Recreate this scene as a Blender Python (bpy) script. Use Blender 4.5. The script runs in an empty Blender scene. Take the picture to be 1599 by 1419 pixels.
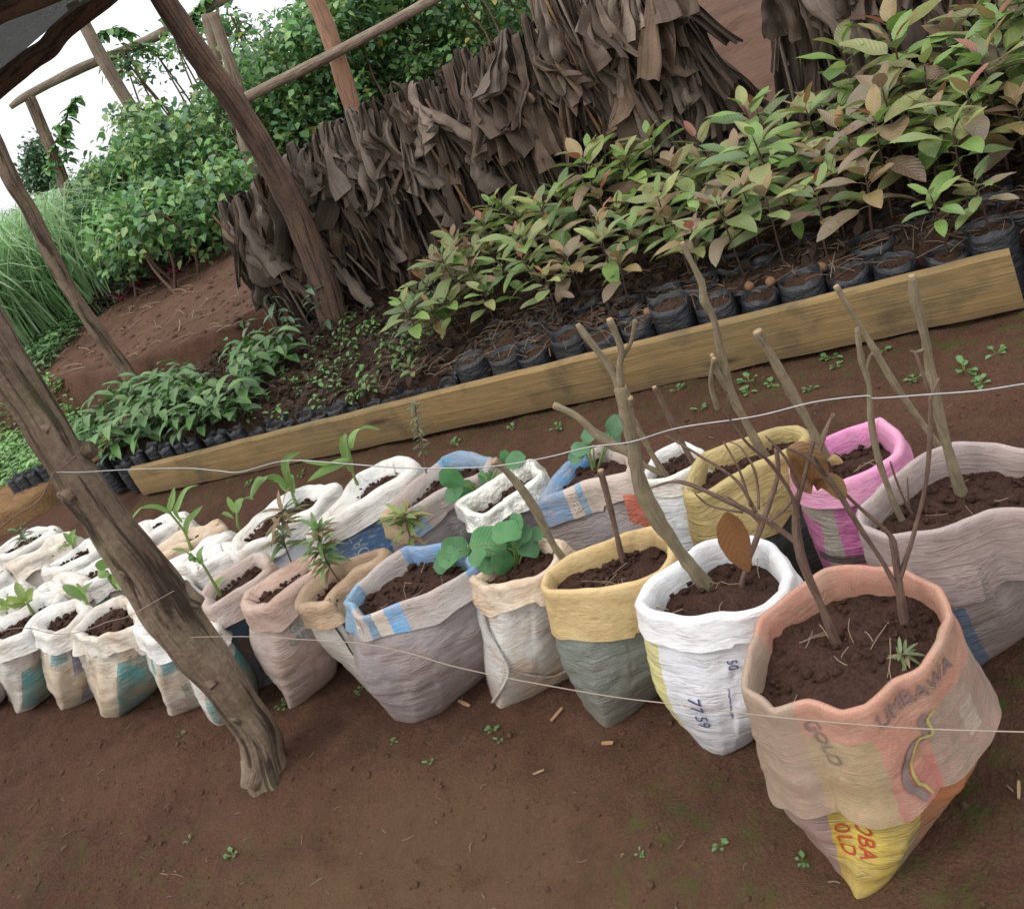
import bpy, math, random
import numpy as np
from mathutils import Vector, noise
R_ = random.Random(7)
C = bpy.context.scene.collection
scene = bpy.context.scene

# ---------------------------------------------------------------- camera
PW, PH, FPX = 1599, 1419, 1400.0
ROLL, PITCH, EYE = math.radians(26.9), math.radians(26.6), 1.5
_F = Vector((0, math.cos(PITCH), -math.sin(PITCH)))
_U0 = Vector((0, math.sin(PITCH), math.cos(PITCH)))
_R0 = Vector((1, 0, 0))
RC = math.cos(ROLL)*_R0 - math.sin(ROLL)*_U0
UC = math.sin(ROLL)*_R0 + math.cos(ROLL)*_U0
CAM = Vector((0, 0, EYE))
cd = bpy.data.cameras.new('camera'); cam = bpy.data.objects.new('camera', cd); C.objects.link(cam)
cd.sensor_fit = 'HORIZONTAL'; cd.sensor_width = 36; cd.lens = 36*FPX/PW
cd.clip_start = 0.02; cd.clip_end = 3000
from mathutils import Matrix
cam.matrix_world = Matrix(((RC.x, UC.x, -_F.x, 0), (RC.y, UC.y, -_F.y, 0), (RC.z, UC.z, -_F.z, EYE), (0, 0, 0, 1)))
scene.camera = cam
# ---------------------------------------------------------------- world, sun, exposure
SUN_EL, SUN_AZ = math.radians(58), math.radians(-115)      # azimuth from +Y towards +X
w = bpy.data.worlds.new('World'); scene.world = w; w.use_nodes = True
nt = w.node_tree; bg = nt.nodes['Background']
sky = nt.nodes.new('ShaderNodeTexSky'); sky.sky_type = 'NISHITA'; sky.sun_disc = False
sky.sun_elevation = SUN_EL; sky.sun_rotation = SUN_AZ; sky.dust_density = 4; sky.air_density = 1.2
hs = nt.nodes.new('ShaderNodeHueSaturation'); hs.inputs['Saturation'].default_value = 0.25
nt.links.new(sky.outputs[0], hs.inputs['Color'])
mx = nt.nodes.new('ShaderNodeMix'); mx.data_type = 'RGBA'; mx.inputs[0].default_value = 0.8
nt.links.new(hs.outputs[0], mx.inputs[6]); mx.inputs[7].default_value = (10.6, 10.8, 11.2, 1)   # bright overcast cloud
tc = nt.nodes.new('ShaderNodeTexCoord'); sp = nt.nodes.new('ShaderNodeSeparateXYZ'); nt.links.new(tc.outputs['Generated'], sp.inputs[0])
mr = nt.nodes.new('ShaderNodeMapRange'); mr.inputs[1].default_value = 0.0; mr.inputs[2].default_value = 1.0; mr.inputs[3].default_value = 0.92; mr.inputs[4].default_value = 1.95; nt.links.new(sp.outputs[2], mr.inputs[0])
ov = nt.nodes.new('ShaderNodeVectorMath'); ov.operation = 'SCALE'; nt.links.new(mx.outputs[2], ov.inputs[0]); nt.links.new(mr.outputs[0], ov.inputs['Scale'])   # overcast sky: zenith brighter than the horizon
nt.links.new(ov.outputs[0], bg.inputs['Color']); bg.inputs['Strength'].default_value = 0.1
sd = bpy.data.lights.new('sun', 'SUN'); sun = bpy.data.objects.new('sun', sd); C.objects.link(sun)
sd.energy = 0.9; sd.angle = math.radians(14); sd.color = (1, 0.95, 0.88)
sdir = Vector((math.sin(SUN_AZ)*math.cos(SUN_EL), math.cos(SUN_AZ)*math.cos(SUN_EL), math.sin(SUN_EL)))
sun.rotation_euler = sdir.to_track_quat('Z', 'Y').to_euler(); sun.location = sdir*20
scene.view_settings.view_transform = 'Standard'; scene.view_settings.look = 'None'
scene.view_settings.exposure = 0.34; scene.view_settings.gamma = 1

# ---------------------------------------------------------------- geometry helpers
def ray(px, py):
    return (px-PW/2)/FPX*RC - (py-PH/2)/FPX*UC + _F
def gp(px, py, z=0.0):
    d = ray(px, py); return CAM + d*((z-EYE)/d.z)
def at_y(px, py, Y):
    d = ray(px, py); return CAM + d*(Y/d.y)
def at_r(px, py, rr):
    d = ray(px, py); return CAM + d*(rr/math.hypot(d.x, d.y))
def upright(base, px, py, off=0.0):
    """point of the pixel ray on the upright plane through base that faces the camera"""
    n = Vector((base.x, base.y, 0)).normalized(); d = ray(px, py)
    t = ((base.x+n.x*off)*n.x + (base.y+n.y*off)*n.y)/(d.x*n.x+d.y*n.y)
    return CAM + d*t
DU = Vector((-0.83764, 0.54622, 0)); DV = Vector((0.54622, 0.83764, 0)); ORG = Vector((1.576, 2.308, 0))
def bed(u, v, z=0.0):
    p = ORG + DU*u + DV*v; p.z = z; return p
def uvof(x, y):
    dx, dy = x-ORG.x, y-ORG.y
    return dx*DU.x+dy*DU.y, dx*DV.x+dy*DV.y
def sst(a, b, x):
    t = min(1, max(0, (x-a)/(b-a))); return t*t*(3-2*t)
def bank_edge(u):
    if u < 3.6: return 1.75
    if u < 4.5: return 1.75 - (u-3.6)/0.9*0.6
    if u < 5.2: return 1.15
    return 1.12 + (u-5.2)*0.15
PB = gp(416, 1215)
def terrain(x, y):
    u, v = uvof(x, y)
    e = bank_edge(u)
    n1 = noise.noise(Vector((x*1.3, y*1.3, 0)))
    e += 0.07*noise.noise(Vector((x*3, y*3, 5)))
    h = 0.34*sst(e-0.02, e+0.13, v) + 0.10*sst(e+0.3, e+3.0, v)
    h += 0.02*n1 + 0.05*sst(e, e+.3, v)*noise.noise(Vector((x*2.1, y*2.1, 3)))
    if -1.2 < u < 6 and v < -1.2:
        vl = -1.62-max(0, 1.3-u)*.42+.05*noise.noise(Vector((x*4, y*4, 11)))
        h -= .055*sst(vl-.03, vl-.24, v)
    h += .035*math.exp(-((x-PB.x)**2+(y-PB.y)**2)/.013)
    far = math.hypot(x, y)
    if far > 11: h -= (far-11)*0.05 if far < 120 else 109*0.05
    return h
def fine(x, y):
    v = Vector((x, y, 0))
    return (0.013*noise.noise(v*5) + 0.009*noise.noise(v*14) + 0.006*noise.noise(v*31) + 0.0045*noise.noise(v*58) + 0.012*max(0, noise.noise(v*9+Vector((0, 0, 4)))-.25))

class MB:
    def __init__(s): s.v = []; s.f = []; s.uv = []; s.c = []; s.m = []
    def vert(s, p, col=(1, 1, 1)):
        s.v.append((p[0], p[1], p[2])); s.c.append(col); return len(s.v)-1
    def face(s, idx, uv=None, mi=0):
        s.f.append(tuple(idx)); s.uv.append(uv or [(0, 0)]*len(idx)); s.m.append(mi)
    def grid(s, rows, uvs=None, close=False, col=(1, 1, 1), cols=None, mi=0, flip=False):
        M, N = len(rows), len(rows[0]); b = len(s.v)
        for i in range(M):
            for j in range(N):
                s.vert(rows[i][j], cols[i][j] if cols else col)
        for i in range(M-1):
            for j in range(N if close else N-1):
                k = (j+1) % N
                q = [b+i*N+j, b+i*N+k, b+(i+1)*N+k, b+(i+1)*N+j]
                if uvs:
                    j2 = j+1
                    t = [uvs[i][j], uvs[i][j2], uvs[i+1][j2], uvs[i+1][j]]
                else: t = [(j/N, i/M), ((j+1)/N, i/M), ((j+1)/N, (i+1)/M), (j/N, (i+1)/M)]
                if flip: q.reverse(); t.reverse()
                s.face(q, t, mi)
        return b
    def build(s, name, mats, parent=None, origin=None, smooth=True, loc=None):
        me = bpy.data.meshes.new(name)
        o3 = Vector(origin) if origin is not None else Vector((0, 0, 0))
        vs = np.array(s.v, dtype=np.float64).reshape(-1, 3) - np.array(o3)
        me.from_pydata(vs.tolist(), [], s.f)
        if not isinstance(mats, (list, tuple)): mats = [mats]
        for m in mats: me.materials.append(m)
        ul = me.uv_layers.new(name='UVMap')
        flat = np.array([c for t in s.uv for q in t for c in q], dtype=np.float32)
        ul.data.foreach_set('uv', flat)
        ca = me.color_attributes.new('tint', 'FLOAT_COLOR', 'POINT')
        cc = np.ones((len(s.v), 4), dtype=np.float32); cc[:, :3] = np.array(s.c, dtype=np.float32)
        ca.data.foreach_set('color', cc.ravel())
        if any(s.m): me.polygons.foreach_set('material_index', np.array(s.m, dtype=np.int32))
        me.polygons.foreach_set('use_smooth', np.full(len(s.f), smooth))
        me.update()
        o = bpy.data.objects.new(name, me); C.objects.link(o)
        if parent is not None: o.parent = parent
        elif origin is not None: o.location = o3
        return o
def tag(o, label, cat, group=None, kind=None):
    if label: o['label'] = label
    if cat: o['category'] = cat
    if group: o['group'] = group
    if kind: o['kind'] = kind
    return o
def thing(name, label, cat, loc, group=None, rz=0):
    o = bpy.data.objects.new(name, None); C.objects.link(o); o.empty_display_size = 0.05
    o.location = loc; o.rotation_euler = (0, 0, rz); return tag(o, label, cat, group)
def dup(root, loc, rz, sc=1, label=None, group=None):
    r = root.copy(); C.objects.link(r); r.location = loc; r.rotation_euler = (R_.uniform(-.06, .06), R_.uniform(-.06, .06), rz); r.scale = (sc, sc, sc)
    if label: r['label'] = label
    if group: r['group'] = group
    for ch in root.children:
        c = ch.copy(); C.objects.link(c); c.parent = r
        for g in ch.children:
            d = g.copy(); C.objects.link(d); d.parent = c
    return r
def catmull(pts, n, closed=False):
    P = [Vector(p) for p in pts]; out = []; m = len(P)
    segs = m if closed else m-1
    for i in range(segs):
        if closed: a, b, c, d = P[(i-1) % m], P[i], P[(i+1) % m], P[(i+2) % m]
        else: a, b, c, d = P[max(i-1, 0)], P[i], P[i+1], P[min(i+2, m-1)]
        for k in range(n):
            t = k/n
            out.append(0.5*((2*b)+(c-a)*t+(2*a-5*b+4*c-d)*t*t+(3*b-a-3*c+d)*t**3))
    if not closed: out.append(P[-1].copy())
    return out
def tube(mb, pts, radii, seg=8, sub=4, rough=0.0, nscale=8.0, col=(1, 1, 1), seed=0, cap=True, flare=None, ridge=0.0):
    pp = [Vector((p[0], p[1], p[2])) for p in pts]
    path = catmull(pp, sub) if sub > 1 else pp
    if isinstance(radii, (int, float)): radii = [radii]*len(pp)
    rr = []
    for i in range(len(path)):
        t = i/(sub if sub > 1 else 1); k = min(int(t), len(radii)-2) if len(radii) > 1 else 0; q = t-k
        rr.append(radii[k]*(1-q)+radii[min(k+1, len(radii)-1)]*q)
    t0 = (path[1]-path[0]).normalized()
    a = t0.orthogonal().normalized()
    rows = []; uvs = []; L = 0
    for i, p in enumerate(path):
        t = (path[min(i+1, len(path)-1)]-path[max(i-1, 0)]).normalized()
        a = (a - t*a.dot(t)).normalized(); b = t.cross(a)
        if i: L += (p-path[i-1]).length
        row = []; ur = []
        for j in range(seg):
            th = 2*math.pi*j/seg
            d = a*math.cos(th)+b*math.sin(th)
            r = rr[i]
            if rough:
                q = p+d*r
                r *= 1+rough*noise.noise(Vector((q.x, q.y, q.z))*nscale+Vector((seed, 0, 0)))
                if ridge: r *= 1+ridge*noise.noise(Vector((d.x*2.2, d.y*2.2, L*1.6+seed+d.z*2.2)))
            row.append(p+d*r); ur.append((th*max(radii), L))
        ur.append((2*math.pi*max(radii), L))
        rows.append(row); uvs.append(ur)
    base = mb.grid(rows, uvs, close=True, col=col)
    if cap:
        for i, rev in ((0, True), (len(rows)-1, False)):
            c = mb.vert(path[i], col)
            for j in range(seg):
                k = (j+1) % seg
                f = [base+i*seg+j, base+i*seg+k, c]
                if rev: f.reverse()
                mb.face(f, [(0.5+0.4*math.cos(j), 0.5), (0.5, 0.5), (0.5, 0.6)])
    return path
def leaf(mb, p, d, n, L, W, curl=0.6, fold=0.25, col=(1, 1, 1), ns=6, wave=0.1, shape=(0.55, 0.8), tw=0.0):
    """ovate leaf blade starting at p, along d, upper face n"""
    d = Vector(d).normalized(); n = Vector(n); s = d.cross(n)
    if s.length < 1e-4: s = d.orthogonal()
    s.normalize(); n = s.cross(d).normalized()
    pk = shape[0]/(shape[0]+shape[1]); norm = pk**shape[0]*(1-pk)**shape[1]
    pos = Vector(p); rows = []; uvs = []; ph = R_.uniform(0, 6)
    step = L/ns
    for i in range(ns+1):
        t = i/ns
        wd = W*0.5*((t**shape[0])*((1-t)**shape[1])/norm if 0 < t < 1 else (0.06 if t == 0 else 0.0))
        row = []; ur = []
        for k in (-1, -0.5, 0, 0.5, 1):
            z = abs(k)*fold*wd + wave*wd*math.sin(ph+t*9+k*2)*abs(k)
            row.append(pos + s*(k*wd) + n*z); ur.append((0.5+0.5*k, t))
        rows.append(row); uvs.append(ur)
        a = -curl/ns
        d2 = d*math.cos(a)+n*math.sin(a); n = n*math.cos(a)-d*math.sin(a); d = d2
        if tw:
            ta = tw/ns; s2 = s*math.cos(ta)+n*math.sin(ta); n = n*math.cos(ta)-s*math.sin(ta); s = s2
        pos = pos + d*step
    mb.grid(rows, uvs, col=col)
def ribbon(mb, pts, widths, side, col=(1, 1, 1), fold=0.3, sub=4):
    path = catmull(pts, sub); rows = []; uvs = []; m = len(widths)-1
    for i, p in enumerate(path):
        t = i/(len(path)-1); q = t*m; k = min(int(q), m-1); wd = 0.5*(widths[k]*(1-(q-k))+widths[k+1]*(q-k))
        tg = (path[min(i+1, len(path)-1)]-path[max(i-1, 0)]).normalized()
        s = (side-tg*side.dot(tg)).normalized(); n = s.cross(tg)
        rows.append([p+s*(kk*wd)+n*(abs(kk)*fold*wd) for kk in (-1, -0.5, 0, 0.5, 1)])
        uvs.append([(0.5+0.5*kk, t) for kk in (-1, -0.5, 0, 0.5, 1)])
    mb.grid(rows, uvs, col=col)
def many_leaves(pos, dr, nr, L, W, col, mb):
    """vectorised small leaves: 8 vertices, 6 faces each"""
    n = len(pos)
    dr = dr/np.linalg.norm(dr, axis=1, keepdims=True)
    s = np.cross(dr, nr); s /= np.linalg.norm(s, axis=1, keepdims=True)+1e-9
    nn = np.cross(s, dr)
    L = L[:, None]; W = W[:, None]
    V = np.empty((n, 8, 3))
    def P(t, k, z): return pos+dr*(L*t)+s*(W*k)+nn*(L*z)
    V[:, 0] = P(0, 0, 0)
    V[:, 1] = P(.34, -.5, .03); V[:, 2] = P(.34, 0, -.05); V[:, 3] = P(.34, .5, .03)
    V[:, 4] = P(.70, -.33, -.03); V[:, 5] = P(.70, 0, -.12); V[:, 6] = P(.70, .33, -.03)
    V[:, 7] = P(1, 0, -.24)
    F = [(0, 2, 1), (0, 3, 2), (1, 2, 5, 4), (2, 3, 6, 5), (4, 5, 7), (5, 6, 7)]
    UVS = [(.5, 0), (0, .34), (.5, .34), (1, .34), (.2, .7), (.5, .7), (.8, .7), (.5, 1)]
    b = len(mb.v)
    mb.v.extend(map(tuple, V.reshape(-1, 3).tolist()))
    mb.c.extend(map(tuple, np.repeat(col, 8, axis=0).tolist()))
    for i in range(n):
        o = b+8*i
        for f in F:
            mb.f.append(tuple(o+q for q in f)); mb.uv.append([UVS[q] for q in f]); mb.m.append(0)

# ---------------------------------------------------------------- material helpers
class NT:
    def __init__(s, name):
        s.m = bpy.data.materials.new(name); s.m.use_nodes = True; s.t = s.m.node_tree
        s.b = s.t.nodes['Principled BSDF']; s.out = s.t.nodes['Material Output']
    def n(s, typ, ins=None, **kw):
        nd = s.t.nodes.new('ShaderNode'+typ)
        for k, v in kw.items(): setattr(nd, k, v)
        for k, v in (ins or {}).items(): s.set(nd.inputs[k], v)
        return nd
    def set(s, sock, v):
        if isinstance(v, bpy.types.NodeSocket): s.t.links.new(v, sock)
        elif isinstance(v, (tuple, list)) and len(v) == 3 and sock.type == 'RGBA': sock.default_value = (*v, 1)
        else: sock.default_value = v
    def math(s, op, a, b=None, c=None, clamp=False):
        nd = s.t.nodes.new('ShaderNodeMath'); nd.operation = op; nd.use_clamp = clamp
        for i, v in enumerate((a, b, c)):
            if v is not None: s.set(nd.inputs[i], v)
        return nd.outputs[0]
    def mix(s, f, a, b, mode='MIX'):
        nd = s.t.nodes.new('ShaderNodeMix'); nd.data_type = 'RGBA'; nd.blend_type = mode
        s.set(nd.inputs[0], f); s.set(nd.inputs[6], a); s.set(nd.inputs[7], b); return nd.outputs[2]
    def ramp(s, f, stops, interp='LINEAR'):
        nd = s.t.nodes.new('ShaderNodeValToRGB'); cr = nd.color_ramp; cr.interpolation = interp
        while len(cr.elements) < len(stops): cr.elements.new(0.5)
        for e, (p, c) in zip(cr.elements, stops):
            e.position = p; e.color = (c, c, c, 1) if isinstance(c, (int, float)) else (*c, 1)
        s.set(nd.inputs[0], f); return nd.outputs[0]
    def noise(s, vec, scale, detail=4, rough=0.55, dist=0.0):
        nd = s.n('TexNoise', {'Scale': scale, 'Detail': detail, 'Roughness': rough, 'Distortion': dist})
        if vec is not None: s.set(nd.inputs['Vector'], vec)
        return nd.outputs[0]
    def scale(s, vec, sc):
        nd = s.n('Mapping'); s.set(nd.inputs['Vector'], vec); nd.inputs['Scale'].default_value = sc; return nd.outputs[0]
    def obj(s): return s.n('TexCoord').outputs['Object']
    def uv(s): return s.n('UVMap').outputs[0]
    def geo(s): return s.n('NewGeometry').outputs['Position']
    def tint(s): return s.n('VertexColor', layer_name='tint').outputs[0]
    def bump(s, h, dist, strength=1.0):
        nd = s.n('Bump', {'Strength': strength, 'Distance': dist, 'Height': h}); s.set(s.b.inputs['Normal'], nd.outputs[0]); return nd.outputs[0]
    def fin(s, col, rough=0.8, spec=0.3):
        s.set(s.b.inputs['Base Color'], col); s.set(s.b.inputs['Roughness'], rough); s.set(s.b.inputs['Specular IOR Level'], spec); return s.m
    def thin(s, col, amt):
        tr = s.n('BsdfTranslucent', {'Color': col}); mxs = s.n('MixShader', {0: amt, 1: s.b.outputs[0], 2: tr.outputs[0]})
        s.t.links.new(mxs.outputs[0], s.out.inputs['Surface'])

def soil_mat(name, a, b, ground=False, gr=1.0):
    t = NT(name); p = t.geo() if ground else t.obj()
    n1 = t.noise(p, 1.1 if ground else 9, 5, 0.6); n2 = t.noise(p, 14 if ground else 40, 6, 0.7); n3 = t.noise(p, 160, 4, 0.7)
    col = t.mix(t.ramp(n1, [(.35, 0.0), (.65, 1.0)]), a, b)
    col = t.mix(t.ramp(n2, [(.3, .55), (.7, 0.0)]), col, tuple(c*0.5 for c in a))
    col = t.mix(t.ramp(n3, [(.42, 0.0), (.75, .6)]), col, tuple(min(1, c*1.7) for c in b))
    if ground:
        vt = t.n('SeparateColor', {0: t.tint()})
        gm = t.math('MULTIPLY', vt.outputs[0], t.ramp(t.noise(p, 17, 6, .72), [(.50, 0.0), (.66, 1.0)]))
        col = t.mix(gm, col, (0.065, 0.095, 0.018))
        col = t.mix(t.math('MULTIPLY', vt.outputs[1], 0.75), col, (0.155, 0.092, 0.050))
        col = t.mix(t.math('MULTIPLY', vt.outputs[2], t.ramp(n2, [(.3, .55), (.7, 1.0)])), col, (0.150, 0.084, 0.055))
        dp = t.noise(p, 3.2, 6, .7)
        col = t.mix(t.ramp(dp, [(.48, 0.0), (.66, .38)]), col, (0.034, 0.016, 0.011))
        vo = t.n('TexVoronoi', {'Vector': p, 'Scale': 70, 'Randomness': 1.0})
        sp = t.math('MULTIPLY', t.ramp(vo.outputs['Distance'], [(.06, 1.0), (.11, 0.0)]), t.ramp(t.noise(p, 33, 2), [(.6, 0.0), (.66, .55)]))
        col = t.mix(sp, col, (0.30, 0.22, 0.16))
    h = t.math('ADD', t.math('MULTIPLY', n2, 1.0), t.math('MULTIPLY', n3, 0.7))
    h = t.math('ADD', h, t.math('MULTIPLY', t.noise(p, 45, 5, .75), .9))
    t.bump(h, 0.022*gr, 1.0)
    return t.fin(col, 0.92, 0.15)
M_ground = soil_mat('red_earth', (0.080, 0.038, 0.0235), (0.135, 0.069, 0.042), True)
M_soil = soil_mat('potting_soil', (0.047, 0.0245, 0.0175), (0.082, 0.041, 0.028), gr=0.6)
M_bagsoil = soil_mat('bag_soil', (0.042, 0.024, 0.016), (0.080, 0.047, 0.030), gr=0.6)
M_heap = soil_mat('sawdust_soil', (0.24, 0.135, 0.06), (0.36, 0.21, 0.10), gr=1)

def leaf_mat(name, gloss=0.38, trans=0.3, vein=0.35, spec=.6):
    t = NT(name); uv = t.uv(); c = t.tint()
    sx = t.n('SeparateXYZ', {0: uv})
    d = t.math('ABSOLUTE', t.math('SUBTRACT', sx.outputs[0], 0.5))
    mid = t.ramp(d, [(0.0, 1.0), (0.05, 0.0)])
    wv = t.math('SINE', t.math('MULTIPLY', t.math('SUBTRACT', sx.outputs[1], t.math('MULTIPLY', d, 0.55)), 62.0))
    lat = t.ramp(wv, [(0.78, 0.0), (1.0, 0.55)])
    vm = t.math('MAXIMUM', mid, lat)
    nn = t.noise(t.obj(), 22, 3)
    c2 = t.mix(t.math('MULTIPLY', vm, vein), c, t.mix(0.45, c, (0.42, 0.42, 0.22)))
    c2 = t.mix(t.ramp(nn, [(.35, .35), (.65, 0.0)]), c2, t.mix(0.5, c2, (0.02, 0.03, 0.01)))
    t.bump(t.math('ADD', wv, t.math('MULTIPLY', nn, 1.5)), 0.0015, min(.7, vein*2))
    t.fin(c2, gloss, spec); t.thin(c2, trans); return t.m
M_leaf = leaf_mat('broad_leaf', .42, .3, .22, .7)
M_softleaf = leaf_mat('soft_leaf', .5, .25, .10, .5)
M_vineleaf = leaf_mat('vine_leaf', 0.45, 0.35, 0.2)
M_blade = leaf_mat('grass_blade', 0.5, 0.4, 0.1)
def bark_mat(name, a, b, c, sc=1.0, crack=1.0, moss=0.0):
    t = NT(name); uv = t.uv(); o = t.obj()
    st = t.noise(t.scale(uv, (34*sc, 3.2*sc, 1)), 1.0, 6, 0.62, 0.6)
    pt = t.noise(o, 6*sc, 4, 0.6); fn = t.noise(o, 70*sc, 5, 0.65)
    col = t.mix(t.ramp(pt, [(.36, 0.0), (.64, 1.0)]), a, b)
    col = t.mix(t.ramp(st, [(.40, 1.0*crack), (.5, 0.0)]), col, c)
    col = t.mix(t.ramp(fn, [(.3, .45), (.62, 0.0)]), col, c)
    if moss: col = t.mix(t.ramp(t.noise(o, 11*sc, 4), [(.5, 0.0), (.68, moss)]), col, (0.14, 0.15, 0.06))
    col = t.mix(1.0, col, t.tint(), 'MULTIPLY')
    t.bump(t.math('ADD', t.math('MULTIPLY', st, 1.2), t.math('MULTIPLY', fn, .4)), 0.012/sc, 0.8)
    return t.fin(col, 0.85, 0.2)
M_bark = bark_mat('post_bark', (0.125, 0.085, 0.058), (0.235, 0.175, 0.122), (0.032, 0.021, 0.016), 1.0, 0.95, 0.2)
M_bark2 = bark_mat('dark_post_bark', (0.105, 0.068, 0.05), (0.17, 0.10, 0.065), (0.035, 0.024, 0.02), 1.3, 0.8)
M_pole = bark_mat('weathered_pole', (0.25, 0.2, 0.15), (0.19, 0.14, 0.10), (0.08, 0.06, 0.045), 1.5, 0.7)
M_orange = bark_mat('peeled_pole', (0.36, 0.20, 0.12), (0.28, 0.165, 0.11), (0.13, 0.08, 0.055), 1.5, 0.6)
M_stick = bark_mat('cutting_bark', (0.175, 0.135, 0.088), (0.24, 0.195, 0.125), (0.085, 0.065, 0.04), 5, 0.5, 0.35)
M_twig = bark_mat('twig_bark', (0.12, 0.072, 0.052), (0.17, 0.11, 0.08), (0.05, 0.03, 0.025), 6, 0.5)
def plain(name, col, rough=0.6, spec=0.4, nz=0.25, sc=30, metal=0):
    t = NT(name); n1 = t.noise(t.obj(), sc, 5, 0.6)
    c = t.mix(t.ramp(n1, [(.3, nz), (.7, 0.0)]), col, tuple(x*0.35 for x in col))
    t.b.inputs['Metallic'].default_value = metal
    t.bump(n1, 0.004, 0.4); return t.fin(c, rough, spec)
M_stem = plain('green_stem', (0.14, 0.19, 0.05))
M_darkstem = plain('seedling_stem', (0.06, 0.03, 0.022))
M_cut = plain('fresh_cut_wood', (0.30, 0.20, 0.11), 0.8)
M_knot = plain('weathered_cut_wood', (0.20, 0.145, 0.085), 0.9, .2, .6, 22)
M_seed = plain('avocado_stone', (0.24, 0.125, 0.06), 0.75, .3, .6, 60)
M_wire = plain('galvanised_wire', (0.33, 0.32, 0.31), 0.45, 0.5, 0.35, 60, 0.6)
M_string = plain('twine', (0.29, 0.23, 0.18), 0.9)
M_chip = plain('wood_chip_wood', (0.30, 0.17, 0.09), 0.85)
M_straw = plain('dry_straw', (0.21, 0.145, 0.095), 0.9)
def polybag_mat():
    t = NT('black_polythene'); o = t.obj()
    n1 = t.noise(t.scale(o, (1, 1, 2.5)), 26, 5, 0.6); n2 = t.noise(o, 7, 3)
    c = t.mix(t.ramp(n2, [(.45, 0.0), (.75, .5)]), (0.012, 0.013, 0.016), (0.055, 0.05, 0.048))
    t.bump(n1, 0.012, 0.8); return t.fin(c, 0.42, 0.5)
M_poly = polybag_mat()
def plank_mat():
    t = NT('sawn_plank'); o = t.obj()
    g = t.noise(t.scale(o, (2.2, 30, 60)), 1.0, 6, 0.6, 0.8); st = t.noise(o, 2.2, 4); f = t.noise(t.scale(o, (10, 120, 160)), 1.0, 3)
    c = t.mix(t.ramp(g, [(.3, 0.0), (.7, 1.0)]), (0.18, 0.118, 0.05), (0.265, 0.175, 0.077))
    c = t.mix(t.ramp(st, [(.42, 0.0), (.7, .75)]), c, (0.16, 0.115, 0.052))
    c = t.mix(t.ramp(t.noise(o, 5.5, 5, .65), [(.52, 0.0), (.70, .75)]), c, (0.075, 0.055, 0.035))
    c = t.mix(t.ramp(t.noise(t.scale(o, (3, 1, 14)), 1.0, 6, .7), [(.50, 0.0), (.68, .55)]), c, (0.10, 0.085, 0.04))
    c = t.mix(t.ramp(g, [(.66, 0.0), (.8, .7)]), c, (0.10, 0.06, 0.03))
    kn = t.n('TexVoronoi', {'Vector': t.scale(o, (1.5, 4, 7)), 'Scale': 1.0})
    c = t.mix(t.ramp(kn.outputs['Distance'], [(.05, .85), (.13, 0.0)]), c, (0.05, 0.03, 0.018))
    sx = t.n('SeparateXYZ', {0: o})
    mud = t.math('MULTIPLY', t.ramp(t.math('ADD', sx.outputs[2], t.math('MULTIPLY', st, .08)), [(.045, 1.0), (.10, 0.0)]), 0.8)
    c = t.mix(mud, c, (0.10, 0.065, 0.038))
    t.bump(t.math('ADD', g, t.math('MULTIPLY', f, .4)), 0.005, 0.7); return t.fin(c, 0.8, 0.25)
M_plank = plank_mat()
def dryleaf_mat():
    t = NT('dry_banana_leaf'); uv = t.uv(); c = t.tint()
    st = t.noise(t.scale(uv, (3.0, 90, 1)), 1.0, 4, 0.6); bl = t.noise(t.obj(), 9, 4)
    ls = t.noise(t.scale(uv, (26, 1.5, 1)), 1.0, 4, 0.6)
    c2 = t.mix(t.ramp(bl, [(.35, .6), (.65, 0.0)]), c, t.mix(0.6, c, (0.03, 0.02, 0.014)))
    c2 = t.mix(t.ramp(ls, [(.35, .5), (.6, 0.0)]), c2, t.mix(0.65, c2, (0.03, 0.02, 0.014)))
    t.bump(t.math('ADD', t.math('MULTIPLY', st, .4), ls), 0.01, 0.7); t.fin(c2, 0.75, 0.25); t.thin(c2, 0.12); return t.m
M_dry = dryleaf_mat()
def net_mat():
    t = NT('shade_net'); o = t.obj()
    n1 = t.noise(t.scale(o, (1, 1, 1)), 420, 2); n2 = t.noise(o, 5, 4)
    c = t.mix(n2, (0.02, 0.021, 0.025), (0.05, 0.052, 0.058)); t.fin(c, 0.7, 0.3)
    tr = t.n('BsdfTransparent'); mxs = t.n('MixShader', {0: t.ramp(n1, [(.5, 0.0), (.7, .32)]), 1: t.b.outputs[0], 2: tr.outputs[0]})
    t.t.links.new(mxs.outputs[0], t.out.inputs['Surface']); return t.m
M_net = net_mat()
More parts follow.
